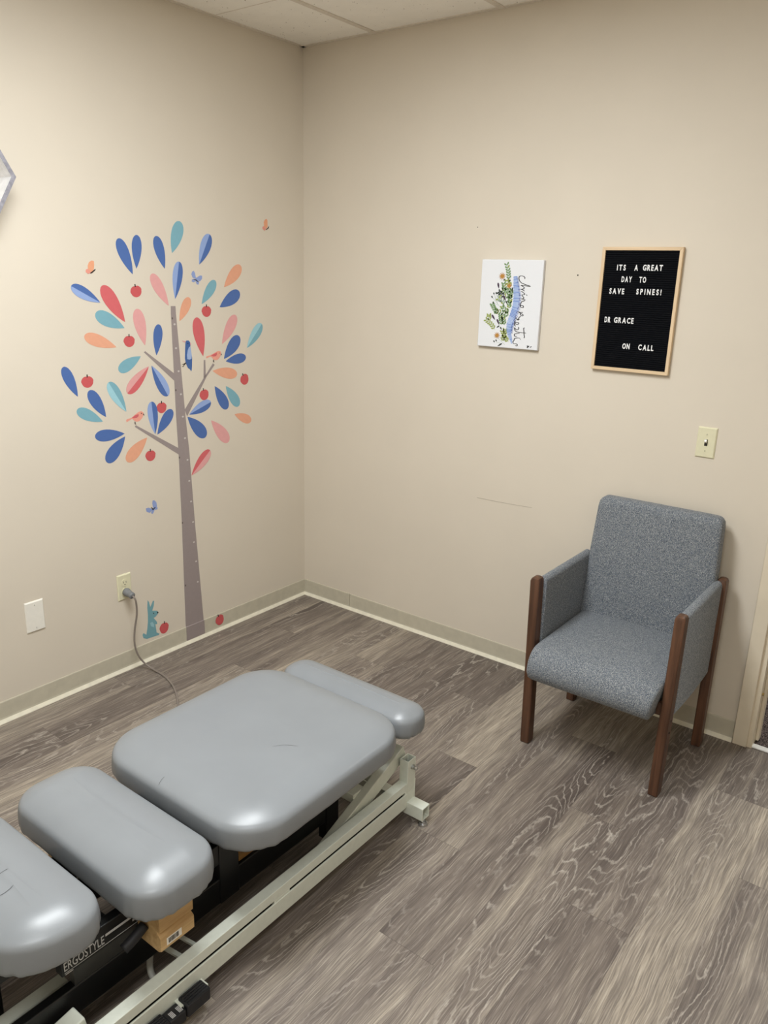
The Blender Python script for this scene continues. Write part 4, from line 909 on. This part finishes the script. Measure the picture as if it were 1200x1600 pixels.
# wooden spacer blocks under the pelvic cushion
def block(x0, x1, y0, y1, z0, z1, zm, vis=True):
    bm = bmesh.new()
    def pr(za, zb, nb, nt):
        c = 0.007
        return [(za, y) for y in ()]
    a = 0.006
    prof = [(x0, z0), (x1 - a * 1.6, z0), (x1, z0 + a), (x1, zm - 0.010), (x1 - 0.012, zm - 0.002), (x1 - 0.012, zm + 0.003), (x1 - 0.002, zm + 0.006), (x1 - 0.002, z1 - a), (x1 - a - 0.002, z1), (x0, z1)]
    loft(bm, [[tq((x, y, z)) for x, z in prof] for y in (y0, y1)])
    return link('wooden_block', bm, M['block'], t, bevel=0.001)
bk = block(1.435, 1.52, -2.110, -2.015, 0.199, 0.322, 0.250)
tb('barcode_label', bk, M['white_plastic'], 1.5195, 1.5203, -2.094, -2.052, 0.212, 0.232)
bm = bmesh.new(); rnd = random.Random(5); y = -2.089
while y < -2.060:
    w = rnd.choice((0.0008, 0.0012, 0.0022)); box(bm, 1.5202 - TB.x, 1.5206 - TB.x, y - TB.y, y + w - TB.y, 0.216, 0.229); y += w + rnd.choice((0.0008, 0.0014))
link('barcode', bm, M['d_black'], bk)
block(1.054 , 1.139, -2.110, -2.015, 0.199, 0.322, 0.250)
tb('amber_block', t, M['amber'], 1.40, 1.432, -1.795, -1.70, 0.195, 0.335, bevel=0.002)
# lock handle poking into the block
bm = bmesh.new(); tube(bm, [tq(p) for p in ((1.462, -2.168, 0.222), (1.465, -2.140, 0.236), (1.466, -2.112, 0.252))], 0.0125, 14, 5)
link('lock_lever', bm, M['black_rubber'], t, smooth=True)
# odds and ends inside the base
bm = bmesh.new(); tube(bm, [tq(p) for p in ((1.38, -2.04, 0.09), (1.395, -2.06, 0.04), (1.42, -2.065, 0.018), (1.46, -2.06, 0.012), (1.49, -2.04, 0.012))], 0.008, 10, 6); link('air_hose', bm, M['tube'], t, smooth=True)
bm = bmesh.new(); bar(bm, tq((1.39, -2.03, 0.085)), tq((1.50, -1.995, 0.055)), 0.012, 0.006); link('linkage', bm, M['cream_metal'], t)
bm = bmesh.new(); bar(bm, tq((1.39, -1.985, 0.085)), tq((1.50, -1.95, 0.055)), 0.010, 0.006); link('linkage', bm, M['cream_metal'], t)
tb('inner_bar', t, M['cream_metal'], 1.318, 1.352, -2.95, -2.245, 0.095, 0.125, bevel=0.002)
bm = bmesh.new(); bar(bm, tq((1.465, -2.55, 0.09)), tq((1.465, -2.285, 0.135)), 0.045, 0.034); br_ = link('lift_arm', bm, M['cream_metal'], t, bevel=0.003)
bm = bmesh.new(); cyl(bm, tq((1.4875, -2.335, 0.122)), tq((1.495, -2.335, 0.122)), 0.020, 22); cyl(bm, tq((1.495, -2.335, 0.122)), tq((1.4965, -2.335, 0.122)), 0.010, 16, mi=1); link('pivot_boss', bm, [M['cream_metal'], M['slot']], br_)
tb('frame_leg', t, M['black_metal'], 1.235, 1.288, -2.42, -2.365, 0.05, 0.30, bevel=0.003)
bm = bmesh.new(); cyl(bm, tq((1.288, -2.385, 0.15)), tq((1.292, -2.385, 0.15)), 0.012, 18); cyl(bm, tq((1.292, -2.385, 0.15)), tq((1.2925, -2.385, 0.15)), 0.006, 12, mi=1); link('bolt', bm, [M['steel'], M['slot']], t)
# foot pedals along the outside of the rail
fp = tb('foot_pedal', t, M['black_rubber'], 1.538, 1.575, -2.088, -2.020, 0.030, 0.066, bevel=0.004)
bm = bmesh.new()
for k in range(5): box(bm, 1.541 + 0.007 * k - TB.x, 1.545 + 0.007 * k - TB.x, -2.084 - TB.y, -2.024 - TB.y, 0.0655, 0.0675)
link('tread', bm, M['black_rubber'], fp)
fm = tb('pedal_housing', t, M['black_rubber'], 1.538, 1.572, -2.135, -2.090, 0.026, 0.058, bevel=0.003)
bm = bmesh.new()
for yy in (-2.105, -2.125):
    for k in range(4): box(bm, 1.549 - TB.x + 0.0002, 1.567 - TB.x, yy - TB.y + k * 0.0028, yy - TB.y + k * 0.0028 + 0.0016, 0.0578, 0.0583)
link('pedal_print', bm, M['silver_print'], fm)
fp2 = tb('foot_pedal', t, M['black_rubber'], 1.538, 1.575, -2.215, -2.137, 0.030, 0.066, bevel=0.004)
bm = bmesh.new()
for k in range(5): box(bm, 1.541 + 0.007 * k - TB.x, 1.545 + 0.007 * k - TB.x, -2.211 - TB.y, -2.141 - TB.y, 0.0655, 0.0675)
link('tread', bm, M['black_rubber'], fp2)
bm = bmesh.new()
for yy in (-2.03, -2.10): box(bm, 1.535 - TB.x, 1.560 - TB.x, yy + 0.005 - TB.y, yy + 0.015 - TB.y, 0.045, 0.060)
link('pedal_bracket', bm, M['cream_metal'], t)
